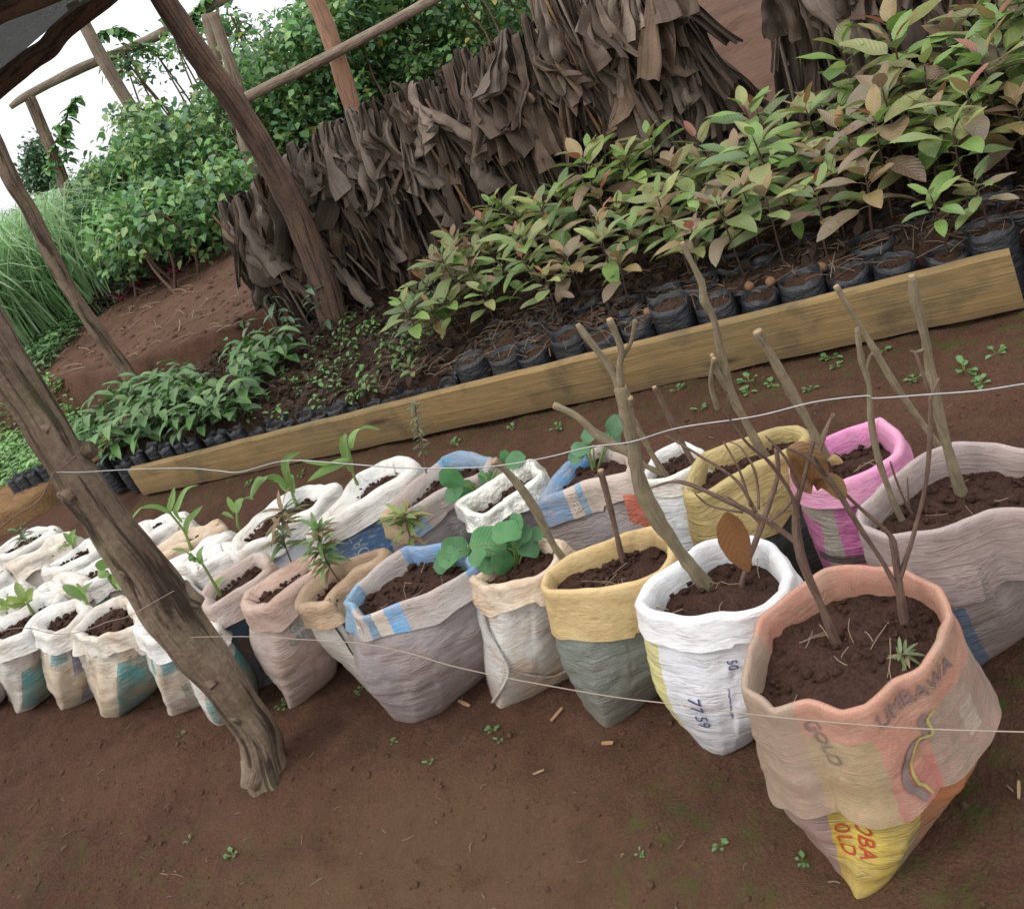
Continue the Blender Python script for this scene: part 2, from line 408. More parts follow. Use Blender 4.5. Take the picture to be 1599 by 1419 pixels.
def cloth(name, base, stain=(0.30, 0.20, 0.12), amt=0.5, prints=(), low=0.35, crease=1.0, weave=True, rough=0.5):
    """woven sack: base colour, mud stains, printed blocks (u0,u1,v0,v1,colour) in metres"""
    t = NT(name); uv = t.uv(); sx = t.n('SeparateXYZ', {0: uv}); o = t.obj()
    wob = t.math('MULTIPLY', t.math('SUBTRACT', t.noise(uv, 60, 3), .5), 0.012)
    c = t.mix(t.ramp(t.noise(o, 9, 4), [(.3, .22), (.7, 0.0)]), base, tuple(x*0.72 for x in base))
    for (u0, u1, v0, v1, pc) in prints:
        uu = t.math('ADD', sx.outputs[0], wob); vv = t.math('ADD', sx.outputs[1], wob)
        m = t.math('MULTIPLY', t.math('MULTIPLY', t.math('GREATER_THAN', uu, u0), t.math('LESS_THAN', uu, u1)),
                   t.math('MULTIPLY', t.math('GREATER_THAN', vv, v0), t.math('LESS_THAN', vv, v1)))
        m = t.math('MULTIPLY', m, t.ramp(t.noise(t.scale(uv, (30, 110, 1)), 1.0, 4, .7), [(.3, .35), (.48, .95)]))
        c = t.mix(m, c, pc)
    gr = t.noise(t.scale(uv, (260, 420, 1)), 1.0, 2, .6)
    c = t.mix(t.ramp(gr, [(.25, .30), (.5, 0.0)]), c, tuple(x*.55 for x in base)); c = t.mix(t.ramp(gr, [(.55, 0.0), (.8, .30)]), c, (.62, .58, .52))
    sn = t.noise(o, 5.5, 6, 0.68)
    c = t.mix(t.ramp(sn, [(.40, 0.0), (.66, min(1, amt*1.35))]), c, stain)
    lw = t.ramp(t.math('ADD', sx.outputs[1], t.math('MULTIPLY', t.math('SUBTRACT', sn, .5), .25)), [(0.0, low), (.13, 0.0)])
    c = t.mix(lw, c, (0.16, 0.10, 0.065))
    cr0 = t.noise(t.scale(uv, (9, 46, 1)), 1.0, 2, 0.45, 1.2)
    crm = t.ramp(t.noise(o, 11, 3), [(.36, 0.15), (.6, 1.0)])
    cr = t.math('MULTIPLY_ADD', t.math('SUBTRACT', t.ramp(t.math('ABSOLUTE', t.math('SUBTRACT', cr0, .5)), [(0.0, 0.0), (.07, 1.0)]), 1.0), crm, 1.0); cf = t.noise(o, 28, 4, .6)
    c = t.mix(t.ramp(cr, [(.0, .42*crease), (.75, 0.0)]), c, t.mix(.5, c, (0.13, 0.09, 0.07)))  # crease shade painted into the cloth colour as darker lines
    h = t.math('ADD', t.math('MULTIPLY', cr, .32*crease), t.math('ADD', t.math('MULTIPLY', cf, .3), t.math('MULTIPLY', cr0, .35*crease)))
    dv = t.n('TexNoise', {'Scale': 9.0, 'Detail': 3.0}); ov = t.n('VectorMath', {0: o}, operation='ADD')
    dsc = t.n('VectorMath', {0: dv.outputs[1]}, operation='SCALE'); dsc.inputs['Scale'].default_value = 0.07; t.t.links.new(dsc.outputs[0], ov.inputs[1])
    vo = t.n('TexVoronoi', {'Vector': ov.outputs[0], 'Scale': 24.0}, feature='SMOOTH_F1'); vo.inputs['Smoothness'].default_value = 0.15
    vo2 = t.n('TexVoronoi', {'Vector': ov.outputs[0], 'Scale': 61.0})
    h = t.math('ADD', h, t.math('ADD', t.math('MULTIPLY', vo.outputs['Distance'], .55), t.math('MULTIPLY', vo2.outputs['Distance'], .12)))
    if weave:
        wx = t.math('SINE', t.math('MULTIPLY', sx.outputs[0], 2100.0)); wy = t.math('SINE', t.math('MULTIPLY', sx.outputs[1], 2100.0))
        h = t.math('ADD', h, t.math('MULTIPLY', t.math('MULTIPLY', wx, wy), .06))
    t.bump(h, 0.0058, 0.8)
    return t.fin(c, rough, 0.35)

# ---------------------------------------------------------------- ground
def spaced(lo, hi, c0, c1, d, g=1.16):
    xs = list(np.arange(c0, c1+d/2, d)); s = d; x = xs[-1]
    while x < hi: s *= g; x += s; xs.append(x)
    s = d; x = xs[0]; pre = []
    while x > lo: s *= g; x -= s; pre.append(x)
    return pre[::-1]+xs
gx = [x for x in spaced(-420, 420, -4.4, 2.0, 0.028) if not -2.7 <= x <= 1.45]+list(np.arange(-2.7, 1.45, .017)); gx.sort()
gy = [y for y in spaced(-40, 500, 0.55, 8.6, 0.030) if not .55 <= y <= 3.0]+list(np.arange(.55, 3.0, .017)); gy.sort()
mb = MB(); rows = []; cols = []
plank_w = lambda u: 1 if -.3 < u < 4.2 else 0
for y in gy:
    r = []; cr = []
    for x in gx:
        near = 1 if (-4.6 < x < 3 and 0 < y < 9) else 0
        z = terrain(x, y) + (fine(x, y) if near else 0)
        u, v = uvof(x, y)
        if near:
            z += 0.05*sst(0.35, 0.0, abs(v+0.9))*noise.noise(Vector((x*2, y*2, 9)))*0.4
        moss = 0
        if near and v < 0.02:
            if -.3 < u < 4.2: moss = 0.75*sst(-.42, -.10, v)
            a = sst(.75, .2, math.hypot((x-.75)*.8, y-1.05)); moss = max(moss, .95*a)
            a = sst(.42, .1, math.hypot((x+.02), (y-1.1)*1.1)); moss = max(moss, .95*a)
            a = sst(.30, .05, abs(v+1.95+0.02*u)) if u > 1.2 else 0; moss = max(moss, .4*a)
        dry = sst(.9, .2, math.hypot(x+.75, (y-1.28)*1.3))*.9 + .5*sst(.5, .1, math.hypot(x+.05, y-.82))
        e = bank_edge(u); bank = sst(e-.1, e+.4, v)
        r.append((x, y, z)); cr.append((moss, min(1, dry) if near else 0, bank))
    rows.append(r); cols.append(cr)
mb.grid(rows, cols=cols)
g = mb.build('ground', M_ground); g['kind'] = 'structure'

# ---------------------------------------------------------------- sacks
def crumple(p, s=1.0):
    d = noise.voronoi(p)[0]; return (min(d[1]-d[0], .8)-.35)*s
def polar_resample(pts, start_dir, n):
    """closed outline -> n points by arc length, anticlockwise, starting on the side start_dir"""
    Q = [Vector((p.x, p.y, 0)) for p in pts]
    P = catmull(Q, 8, True)
    for i in range(len(P)):
        a, q = i//8, (i % 8)/8; P[i] = P[i].lerp(Q[a].lerp(Q[(a+1) % len(Q)], q), 0.55)
    area = sum(P[i].x*P[(i+1) % len(P)].y-P[(i+1) % len(P)].x*P[i].y for i in range(len(P)))
    if area < 0: P.reverse()
    c = sum(P, Vector())/len(P)
    k0 = max(range(len(P)), key=lambda i: (P[i]-c).normalized().dot(start_dir))
    P = P[k0:]+P[:k0]; P.append(P[0].copy())
    cum = [0]
    for i in range(1, len(P)): cum.append(cum[-1]+(P[i]-P[i-1]).length)
    out = []; j = 0
    for k in range(n):
        s = cum[-1]*k/n
        while cum[j+1] < s: j += 1
        q = (s-cum[j])/max(1e-9, cum[j+1]-cum[j]); out.append(P[j]*(1-q)+P[j+1]*q)
    return out, c, cum[-1]
class Sack: pass
SACKS = {}
def sack(key, label, rim, rz, body, cuffm, base=None, cuff=0.07, roll=0.010, drop=0.035, bulge=0.03, wr=0.005, N=112, M=34,
         flare=0.012, crum=0.012, shrink=0.78, cuffjit=0.012, backdrop=0.0, tilt=0.0, pw=0.75, knee=None):
    rp = [gp(x, y, rz) for x, y in rim]
    c0 = sum(rp, Vector())/len(rp)
    sdir = -Vector((c0.x, c0.y, 0)).normalized()
    rimp, rc, per = polar_resample(rp, sdir, N)
    sd = (hash(key) if False else sum(ord(ch)*(i+3) for i, ch in enumerate(key))) % 97 * 1.7
    if base: bp = [gp(x, y, 0) for x, y in base]
    else: bp = [Vector((rc.x+(p.x-rc.x)*shrink, rc.y+(p.y-rc.y)*shrink, 0)) for p in rimp[::6]]
    basep, bc, bper = polar_resample(bp, sdir, N)
    S = Sack(); S.rz = rz; S.per = per; S.N = N; S.M = M; S.key = key
    lens = [0.0]
    mid = [(rimp[k]*.6+basep[k]*.4) for k in range(N)]
    for k in range(1, N+1): lens.append(lens[-1]+(mid[k % N]-mid[k-1]).length)
    S.lens = lens
    def outn(P, k):
        t = P[(k+1) % N]-P[(k-1) % N]; n = Vector((t.y, -t.x, 0))
        return n.normalized() if n.length > 1e-7 else (P[k]-rc).normalized()
    rn = [outn(rimp, k) for k in range(N)]
    for _ in range(3): rn = [(rn[k-1]+rn[k]*2+rn[(k+1) % N]).normalized() for k in range(N)]
    # rim height wobble and radial crumple shared by cuff and body
    zr = []; rr = []
    for k in range(N):
        q = rimp[k]*9
        zr.append(rz + crum*0.9*noise.noise(Vector((q.x, q.y, sd))) + tilt*((rimp[k]-rc).dot(sdir)))
        rr.append(crum*0.8*noise.noise(Vector((q.x*1.9, q.y*1.9, sd+9))))
    if crum > .013: zr = [z_-.004 for z_ in zr]
    rows = []; uvs = []
    for i in range(M+1):
        t = i/M; s = t**pw
        if knee: s = t/knee[0]*knee[1] if t < knee[0] else knee[1]+(1-knee[1])*(t-knee[0])/(1-knee[0])
        row = []; ur = []
        for k in range(N):
            p = basep[k].lerp(rimp[k]-rn[k]*(roll*1.15+.004), s); z = -0.012+t*(zr[k]+0.006)
            wv = math.sin(math.pi*min(1, t*1.02))
            n = rn[k]
            a = lens[k]
            cre = 1-abs(noise.noise(Vector((a*4.5+sd, z*42, sd))))*2.2
            lump = noise.noise(Vector((a*7, z*6, sd+4)))
            cru = crumple(Vector((a*11+sd, z*15, sd)))*wr*1.3*wv + crumple(Vector((a*13+sd, z*60, sd)))*wr*.5*wv
            d = cru + bulge*wv + .55*wr*cre*(0.35+0.65*(1-t)) * (1 if t > .03 else .3) + 0.017*lump*wv + rr[k]*t*(0.6 if t > .97 else 1) - 0.001*t
            row.append(Vector((p.x+n.x*d, p.y+n.y*d, z))); ur.append((a, z))
        ur.append((lens[N], ur[0][1]))
        rows.append(row); uvs.append(ur)
    # unwrap so that u=0 faces the camera, negative to the left
    half = lens[N]/2
    for ur in uvs:
        for k in range(N+1):
            if lens[k] > half: ur[k] = (ur[k][0]-lens[N], ur[k][1])
    # avoid a stretched seam on the hidden side
    hk = next(k for k in range(N+1) if lens[k] > half)
    loc = Vector((bc.x, bc.y, 0))
    root = thing('sack', label, 'sack', loc, 'earth filled sacks used as planters')
    mbx = MB(); b = mbx.grid(rows, None, close=True)
    def fixuv(mbx, uvs, M_, N_):
        idx = 0
        for i in range(M_):
            for j in range(N_):
                a0 = uvs[i][j]; a1 = uvs[i][j+1]; a2 = uvs[i+1][j+1]; a3 = uvs[i+1][j]
                if abs(a0[0]-a1[0]) > half:
                    a1 = (a0[0]+(lens[j+1]-lens[j]), a1[1]); a2 = (a3[0]+(lens[j+1]-lens[j]), a2[1])
                mbx.uv[idx] = [a0, a1, a2, a3]; idx += 1
    fixuv(mbx, uvs, M, N)
    S.rows = rows; S.root = root; S.loc = loc
    mbx.build('sack_body', body, root, loc)
    # cuff: inner wall, rolled top, outer skirt
    prof = [(-roll*1.6-.006, -drop-0.035, 0), (-roll*1.5-.0045, -drop*.55, 0), (-roll*1.2-.002, -roll*.6, 0), (-roll*.7, roll*.35, 0), (roll*.1, roll*.75, 0), (roll*.9, roll*.35, 0), (roll*1.15+.003, -roll*.5, 0)]
    K = max(5, int(cuff/0.014))
    for i in range(1, K+1): prof.append((roll*1.0+.004+flare*(i/K)**1.4, -roll*.5-(cuff-roll*.5)*i/K, i/K))
    crow = []; cuv = []
    for (off, dz, q) in prof:
        row = []; ur = []
        for k in range(N):
            n = rn[k]; p = rimp[k]; a = lens[k]
            jit = cuffjit*noise.noise(Vector((a*8, sd, 2)))*1.6*q
            z = zr[k]+dz*(1+0.3*noise.noise(Vector((a*4, sd, 7)))*q)+jit
            cr2 = noise.noise(Vector((a*16+sd, z*26, sd)))
            d = off-roll*1.15-.004+rr[k]+0.35*crum*cr2 + crum*(.4 if q else .12)*crumple(Vector((a*19+sd, z*22, sd+3))) + (0.012*noise.noise(Vector((a*9, z*4, sd+1))) if q else 0)*q
            # the skirt must stay outside the body wall
            if q:
                t = min(1, max(0, (z+0.012)/(zr[k]+0.006))); bi = t*M; i0 = min(M-1, int(bi)); bq = bi-i0
                bpnt = rows[i0][k].lerp(rows[i0+1][k], bq)
                bd = (bpnt.x-p.x)*n.x+(bpnt.y-p.y)*n.y
                d = max(d, bd+0.006)
            row.append(Vector((p.x+n.x*d, p.y+n.y*d, z))); ur.append((a if a <= half else a-lens[N], z))
        ur.append((lens[N]-lens[N] if False else (0.0), ur[0][1]))
        crow.append(row); cuv.append(ur)
    mbx = MB(); mbx.grid(crow, None, close=True, flip=False)
    fixuv(mbx, cuv, len(prof)-1, N)
    mbx.build('folded_rim', cuffm, root, loc)
    S.cuffrows = crow; S.rimp = rimp
    # soil
    mbx = MB(); rings = 16 if per > .9 else 11; srows = []
    for i in range(rings+1):
        t = i/rings; row = []
        for k in range(0, N, 1):
            p = Vector((rc.x, rc.y, 0)).lerp(rimp[k]-rn[k]*(0.007+roll*2.4), 1-t if i < rings else 0.001)
            q = Vector((p.x, p.y, sd))
            z = rz - drop + 0.012*(t) + 0.010*noise.noise(q*16)+0.009*noise.noise(q*38)+0.005*noise.noise(q*85)
            z += tilt*((p-rc).dot(sdir)) - backdrop*max(0, (p-rc).dot(sdir))
            row.append((p.x, p.y, z))
        srows.append(row)
    mbx.grid(srows, close=True)
    rr2 = random.Random(int(sd*10))
    ncr = int(min(150, per*per*110))
    for _ in range(ncr):
        k = rr2.randrange(N); t = math.sqrt(rr2.random())*.93
        p = Vector((rc.x, rc.y, 0)).lerp(rimp[k]-rn[k]*.02, t); r = rr2.uniform(.003, .0085) if rr2.random() < .85 else rr2.uniform(.008, .014)
        z = rz-drop+0.012*(1-t)+0.004
        clod(mbx, Vector((p.x, p.y, z)), r, rr2)
    mbx.build('soil', M_soil, root, loc)
    S.rc = rc; S.soilz = rz-drop+.008
    SACKS[key] = S
    return S
_ico = None
def clod(mb, p, r, rng):
    t = (1+5**.5)/2
    vs = [(-1, t, 0), (1, t, 0), (-1, -t, 0), (1, -t, 0), (0, -1, t), (0, 1, t), (0, -1, -t), (0, 1, -t), (t, 0, -1), (t, 0, 1), (-t, 0, -1), (-t, 0, 1)]
    fs = [(0, 11, 5), (0, 5, 1), (0, 1, 7), (0, 7, 10), (0, 10, 11), (1, 5, 9), (5, 11, 4), (11, 10, 2), (10, 7, 6), (7, 1, 8), (3, 9, 4), (3, 4, 2), (3, 2, 6), (3, 6, 8), (3, 8, 9), (4, 9, 5), (2, 4, 11), (6, 2, 10), (8, 6, 7), (9, 8, 1)]
    a, bq = rng.uniform(0, 6), rng.uniform(.6, 1.1); b = len(mb.v)
    for v in vs:
        q = rng.uniform(.75, 1.2)*r/1.9
        x, y, z = v[0]*q, v[1]*q*bq, v[2]*q*.8
        mb.vert((p.x+x*math.cos(a)-y*math.sin(a), p.y+x*math.sin(a)+y*math.cos(a), p.z+z))
    for f in fs: mb.face([b+i for i in f])
def surf(S, u, v, cuff=False):
    """point and outward normal on a sack at u (metres right of its camera side), height v"""
    L = S.lens[-1]; a = u % L
    k = max(i for i in range(S.N) if S.lens[i] <= a+1e-9); q = (a-S.lens[k])/(S.lens[k+1]-S.lens[k]+1e-9); k1 = (k+1) % S.N
    rows = S.cuffrows[5:][::-1] if cuff else S.rows
    i = 0
    while i < len(rows)-2 and rows[i+1][k].z < v: i += 1
    z0, z1 = rows[i][k].z, rows[i+1][k].z; t = min(1, max(0, (v-z0)/(z1-z0+1e-9)))
    p = rows[i][k].lerp(rows[i][k1], q).lerp(rows[i+1][k].lerp(rows[i+1][k1], q), t)
    tx = rows[i][(k+2) % S.N]-rows[i][(k-2) % S.N]; ty = rows[min(i+1, len(rows)-1)][k]-rows[max(i-1, 0)][k]
    n = tx.cross(ty).normalized()
    return p, n
def pix_uv(S, px, py, cuff=False):
    best = None; rows = S.cuffrows[6:] if cuff else S.rows
    for r in rows:
        for k, p in enumerate(r):
            d = p-CAM; z = d.dot(_F); x = PW/2+FPX*d.dot(RC)/z; y = PH/2-FPX*d.dot(UC)/z
            sc = math.hypot(x-px, y-py)+z*60
            if best is None or sc < best[0]: best = (sc, k, p.z)
    a = S.lens[best[1]]; return (a if a <= S.lens[-1]/2 else a-S.lens[-1]), best[2]
def lettering(S, text, u, v, size, ang, m, cuff=False, spacing=1.0, sx=1.0):
    cu = bpy.data.curves.new('t', 'FONT'); cu.body = text; cu.size = size; cu.align_x = 'CENTER'; cu.align_y = 'CENTER'; cu.resolution_u = 3; cu.space_character = spacing
    o = bpy.data.objects.new('t', cu); C.objects.link(o)
    dg = bpy.context.evaluated_depsgraph_get(); me = o.evaluated_get(dg).to_mesh()
    mbx = MB(); ca, sa = math.cos(ang), math.sin(ang)
    for vt in me.vertices:
        x, y = vt.co.x*sx, vt.co.y
        p, n = surf(S, u+x*ca-y*sa, v+x*sa+y*ca, cuff)
        mbx.vert(p+n*0.0035)
    for f in me.polygons: mbx.face(list(f.vertices))
    o.evaluated_get(dg).to_mesh_clear(); bpy.data.objects.remove(o)
    return mbx.build('lettering', m, S.root, S.loc, smooth=False)

WHITE = (0.66, 0.65, 0.62); CREAM = (0.58, 0.53, 0.43)
c_white = cloth('white_weave', (0.64, 0.63, 0.60), (0.40, 0.29, 0.18), .38, low=.3)
c_white2 = cloth('soiled_white_weave', (0.62, 0.58, 0.51), (0.36, 0.25, 0.15), .55)
c_whiteblue = cloth('bluish_white_weave', (0.60, 0.62, 0.65), (0.33, 0.25, 0.17), .3)
c_tan = cloth('tan_weave', (0.40, 0.285, 0.18), (0.27, 0.16, 0.09), .7)
c_pinkish = cloth('dirty_pink_weave', (0.41, 0.34, 0.305), (0.36, 0.22, 0.15), .5)
c_pinkcuff = cloth('earth_pink_weave', (0.43, 0.31, 0.255), (0.38, 0.22, 0.14), .6)
c_grey = cloth('grey_lilac_weave', (0.265, 0.232, 0.232), (0.24, 0.17, 0.14), .45)
c_cream = cloth('yellow_cream_weave', (0.52, 0.385, 0.185), (0.40, 0.24, 0.09), .45, crease=.35)
c_greencloth = cloth('grey_green_weave', (0.155, 0.17, 0.145), (0.16, 0.12, 0.09), .3)
c_dkgreen = cloth('dark_green_weave', (0.055, 0.075, 0.065), (0.10, 0.08, 0.06), .3)
c_white_b = cloth('bright_white_weave', (0.66, 0.66, 0.68), (0.40, 0.32, 0.26), .22, [(-.35, -.135, -.1, .34, (0.55, 0.50, 0.16)), (-.012, -.008, .13, .22, (.12, .12, .25))])
c_white_bc = cloth('bright_white_cuff', (0.68, 0.68, 0.69), (0.45, 0.34, 0.25), .25, crease=.5)
c_stain = cloth('rust_stained_white', (0.52, 0.51, 0.48), (0.38, 0.23, 0.11), .6, low=.45)
c_staincuff = cloth('rust_stained_cuff', (0.56, 0.46, 0.35), (0.40, 0.24, 0.12), .7)
c_orange = cloth('faded_orange_weave', (0.42, 0.195, 0.135), (0.31, 0.235, 0.16), .5, crease=.35, low=.0,
                 prints=[(-.3, -.10, .1, .5, (.275, .205, .155)), (-.10, -.01, .1, .36, (0.31, 0.235, 0.125)), (-.012, .06, .1, .26, (0.32, 0.14, 0.108)), (.02, .09, .20, .27, (0.38, 0.13, 0.105)), (.07, .28, .1, .34, (0.27, 0.195, 0.155)), (.13, .16, .24, .30, (.36, .30, .24))])
c_orangein = cloth('orange_inner_bag', (0.30, 0.20, 0.17), (0.22, 0.17, 0.13), .5, low=.4,
                   prints=[(-.108, .015, -.1, .3, (0.60, 0.44, 0.055)), (-.108, -.092, -.1, .3, (0.50, 0.33, 0.03)), (.015, .06, -.1, .10, (.36, .40, .16)), (.05, .3, -.1, .3, (0.50, 0.17, 0.05)), (.015, .05, .1, .3, (.42, .16, .06))])
c_rosegrey = cloth('rose_grey_weave', (0.335, 0.27, 0.255), (0.30, 0.21, 0.17), .4, crease=.7)
c_rosein = cloth('rose_grey_blue_weave', (0.28, 0.23, 0.21), (0.2, 0.15, 0.12), .4, [(-.085, -.05, -.1, .2, (0.03, 0.13, 0.25))])
c_pink = cloth('pink_banded_weave', (0.36, 0.33, 0.29), (0.26, 0.19, 0.14), .3, [(-.055, .0, -.1, .34, (0.52, 0.11, 0.33)), (-.2, -.09, -.1, .27, (0.46, 0.10, 0.29)), (-.12, .1, .0, .06, (0.40, 0.09, 0.24)), (-.12, .1, .10, .135, (0.06, 0.05, 0.05)), (-.12, .1, .165, .19, (0.07, 0.055, 0.055))])
c_pinkrim = cloth('magenta_rim', (0.60, 0.20, 0.40), (0.5, 0.36, 0.32), .4, [(-.6, -.45, .2, .5, (.5, .46, .38)), (.36, .46, .2, .5, (.5, .46, .38))], crease=.4)
c_yellow = cloth('ochre_yellow_weave', (0.39, 0.29, 0.12), (0.32, 0.26, 0.10), .55)
BL = (0.045, 0.15, 0.33); TEAL = (0.008, 0.27, 0.30); SKY = (0.11, 0.32, 0.55); NAVY = (0.035, 0.08, 0.20)
c_fort = cloth('blue_printed_weave', (0.55, 0.53, 0.49), prints=[(-.168, .03, .05, .36, BL), (-.21, -.168, .05, .36, (.05, .24, .27)), (-.34, -.215, .1, .36, BL)], amt=.25)
c_teal1 = cloth('teal_block_weave', CREAM, (0.36, 0.22, 0.11), .55, [(-.05, .3, -.05, .25, TEAL)])
c_teal2 = cloth('teal_block_white_weave', (0.60, 0.60, 0.57), (0.36, 0.22, 0.11), .5, [(-.07, .3, .02, .22, TEAL)])
c_blk = cloth('blue_block_weave', (0.58, 0.54, 0.44), (0.36, 0.22, 0.11), .55, [(-.03, .2, .17, .34, (.08, .13, .30)), (-.013, .3, .02, .10, (.08, .13, .30)), (-.12, -.045, .24, .31, (.1, .30, .33)), ])
c_dot = cloth('teal_dotted_weave', (0.62, 0.59, 0.52), (0.36, 0.22, 0.11), .5, [(-.2, -.14, .20, .27, TEAL), (-.085, -.01, .22, .28, (.1, .34, .36)), (.05, .2, -.05, .09, NAVY)])
c_navy = cloth('dark_blue_weave', (0.03, 0.085, 0.15), (0.13, 0.085, 0.06), .6, [(-.3, .3, .16, .22, (.13, .08, .05))])
c_print = cloth('blue_banded_cuff', (0.38, 0.34, 0.32), (0.28, 0.19, 0.14), .35, [(-.36, -.21, .2, .5, (.12, .30, .45)), (-.155, -.135, .2, .5, (.12, .22, .32)), (-.135, -.10, .2, .5, (.5, .43, .35)), (-.10, -.055, .2, .5, SKY), (.13, .55, .2, .5, (.09, .25, .45))], crease=.5)
c_print2 = cloth('blue_ochre_cuff', (0.36, 0.31, 0.28), (0.28, 0.19, 0.14), .45, [(-.24, -.10, .2, .5, (.42, .32, .16)), (-.10, -.055, .2, .5, (.13, .28, .38)), (.2, .75, .2, .5, (.11, .25, .38))], crease=.5)
c_print3 = cloth('blue_stripe_cuff', (0.45, 0.37, 0.32), (0.28, 0.19, 0.14), .35, [(-.30, -.075, .2, .5, (.06, .20, .36)), (-.048, -.033, .2, .5, (.1, .28, .42)), (-.75, -.3, .2, .5, (.05, .24, .52))], crease=.5)
c_silver = NT('silver_lining'); _n = c_silver.noise(c_silver.obj(), 24, 5); c_silver.bump(_n, .02, .9); c_silver.b.inputs['Metallic'].default_value = 0.35
c_silver = c_silver.fin((0.62, 0.60, 0.53), 0.35, 0.6)
m_ink_blue = plain('ink_blue', (0.05, 0.055, 0.17), .7, .2, .3); m_ink_red = plain('ink_red', (0.42, 0.05, 0.025), .7, .2, .3)
m_ink_white = plain('ink_white', (0.40, 0.46, 0.50), .7, .2, .4); m_ink_green = plain('ink_green', (0.17, 0.25, 0.19), .7, .2, .5)
m_ink_grey = plain('ink_grey', (0.20, 0.15, 0.14), .8, .2, .4); m_ink_pale = plain('ink_pale', (0.50, 0.44, 0.37), .8, .2, .3)

A = sack('A', 'large faded orange sack with a deep folded skirt and yellow corner, nearest of all', [(1157, 1075), (1165, 1012), (1187, 963), (1225, 930), (1290, 890), (1352, 878), (1412, 884), (1466, 911), (1484, 960), (1478, 1000), (1445, 1042), (1400, 1063), (1360, 1105), (1315, 1118), (1262, 1103), (1204, 1114)], .42,
         c_orangein, c_orange, base=[(1300, 1345), (1335, 1412), (1372, 1385), (1440, 1292), (1470, 1230), (1430, 1180), (1330, 1160), (1250, 1240), (1262, 1300)], cuff=.25, roll=.003, drop=.055, backdrop=-.24, bulge=.022, flare=.03, crum=.010, N=160, M=44, cuffjit=.014, wr=.006, knee=(.36, .95))
B = sack('B', 'bright white sack with blue handwritten numbers on its side', [(990, 945), (1002, 915), (1040, 882), (1082, 853), (1130, 836), (1182, 836), (1225, 864), (1245, 895), (1236, 925), (1200, 948), (1150, 966), (1085, 974), (1030, 968), (1002, 960)], .38,
         c_white_b, c_white_bc, base=[(1078, 1140), (1095, 1168), (1125, 1176), (1165, 1155), (1195, 1105), (1180, 1060), (1120, 1060), (1080, 1100)], cuff=.055, roll=.008, drop=.05, backdrop=-.2, N=144, M=44, wr=.006, bulge=.035)
Cc = sack('C', 'cream yellow topped sack with a grey green lower half', [(839, 915), (850, 890), (900, 860), (960, 836), (1020, 820), (1048, 830), (1055, 865), (1035, 895), (990, 915), (930, 926), (880, 926), (850, 925)], .38,
          c_greencloth, c_cream, base=[(915, 1105), (944, 1143), (980, 1115), (1058, 1052), (1040, 1010), (960, 1010), (905, 1060)], cuff=.13, roll=.005, drop=.045, backdrop=-.2, N=144, M=44, wr=.007, bulge=.02, crum=.008, flare=.0)
D = sack('D', 'rust stained white sack holding strawberry plants', [(727, 903), (745, 890), (775, 868), (810, 845), (845, 832), (878, 842), (880, 860), (860, 885), (830, 905), (790, 918), (750, 920)], .37,
         c_stain, c_staincuff, base=[(762, 1085), (772, 1107), (800, 1098), (895, 1050), (890, 1010), (820, 990), (755, 1040)], cuff=.06, roll=.008, drop=.03, N=128, M=40, wr=.005, bulge=.03, crum=.018, flare=.02)
E = sack('E', 'wide lilac grey sack with a blue striped cuff', [(533, 940), (552, 910), (600, 878), (638, 852), (700, 846), (738, 865), (745, 884), (700, 915), (655, 935), (600, 955), (560, 965)], .38,
         c_grey, c_print, base=[(598, 1095), (612, 1120), (645, 1127), (685, 1110), (765, 1040), (740, 1000), (660, 985), (590, 1040)], cuff=.075, roll=.005, drop=.045, backdrop=-.15, N=144, M=44, wr=.007, bulge=.045, crum=.012)
Fs = sack('F', 'narrow tan sack with a dark side seam, squeezed beside the lilac grey sack', [(455, 955), (463, 928), (488, 902), (520, 883), (562, 863), (604, 853), (602, 872), (560, 900), (530, 918), (520, 942), (490, 950)], .37,
          c_white2, c_tan, base=[(560, 1060), (582, 1087), (602, 1085), (630, 1050), (600, 1000), (530, 1000)], cuff=.06, roll=.014, drop=.03, N=112, crum=.02, bulge=.02)
G = sack('G', 'pinkish white sack with green lettering and a thick folded rim', [(370, 944), (382, 925), (403, 908), (441, 885), (486, 862), (508, 868), (508, 883), (470, 910), (441, 932), (412, 952), (386, 957)], .37,
         c_pinkish, c_pinkcuff, base=[(443, 1085), (447, 1106), (470, 1095), (520, 1050), (510, 1000), (440, 1000)], cuff=.06, roll=.016, drop=.03, crum=.016, bulge=.045, wr=.007)
Hs = sack('H', 'dark blue sack with a dusty pink rim, half hidden behind the thick post', [(306, 938), (320, 912), (340, 898), (370, 880), (395, 861), (410, 860), (424, 880), (398, 903), (370, 924), (345, 945), (322, 958)], .36,
         c_navy, c_pinkish, cuff=.06, roll=.012, drop=.035, crum=.014, bulge=.03, base=[(345, 1080), (360, 1100), (430, 1065), (440, 1035), (400, 980), (330, 1000)])
Is = sack('I', 'white sack with pale blue marks just left of the thick post', [(207, 985), (213, 966), (235, 945), (270, 930), (300, 935), (305, 955), (285, 980), (255, 1000), (225, 1006)], .36,
          c_dot, c_white, cuff=.065, roll=.012, drop=.03, base=[(256, 1108), (262, 1117), (300, 1104), (335, 1085), (320, 1040), (260, 1050)], crum=.016, bulge=.02)
Is2 = sack('I2', 'pale sack with teal blots peeping out below the thick post', [(275, 995), (285, 970), (310, 950), (335, 958), (340, 980), (320, 1005), (295, 1015)], .33,
           c_teal2, c_white2, cuff=.05, base=[(325, 1125), (340, 1133), (375, 1120), (400, 1085), (360, 1050), (320, 1080)], crum=.014)
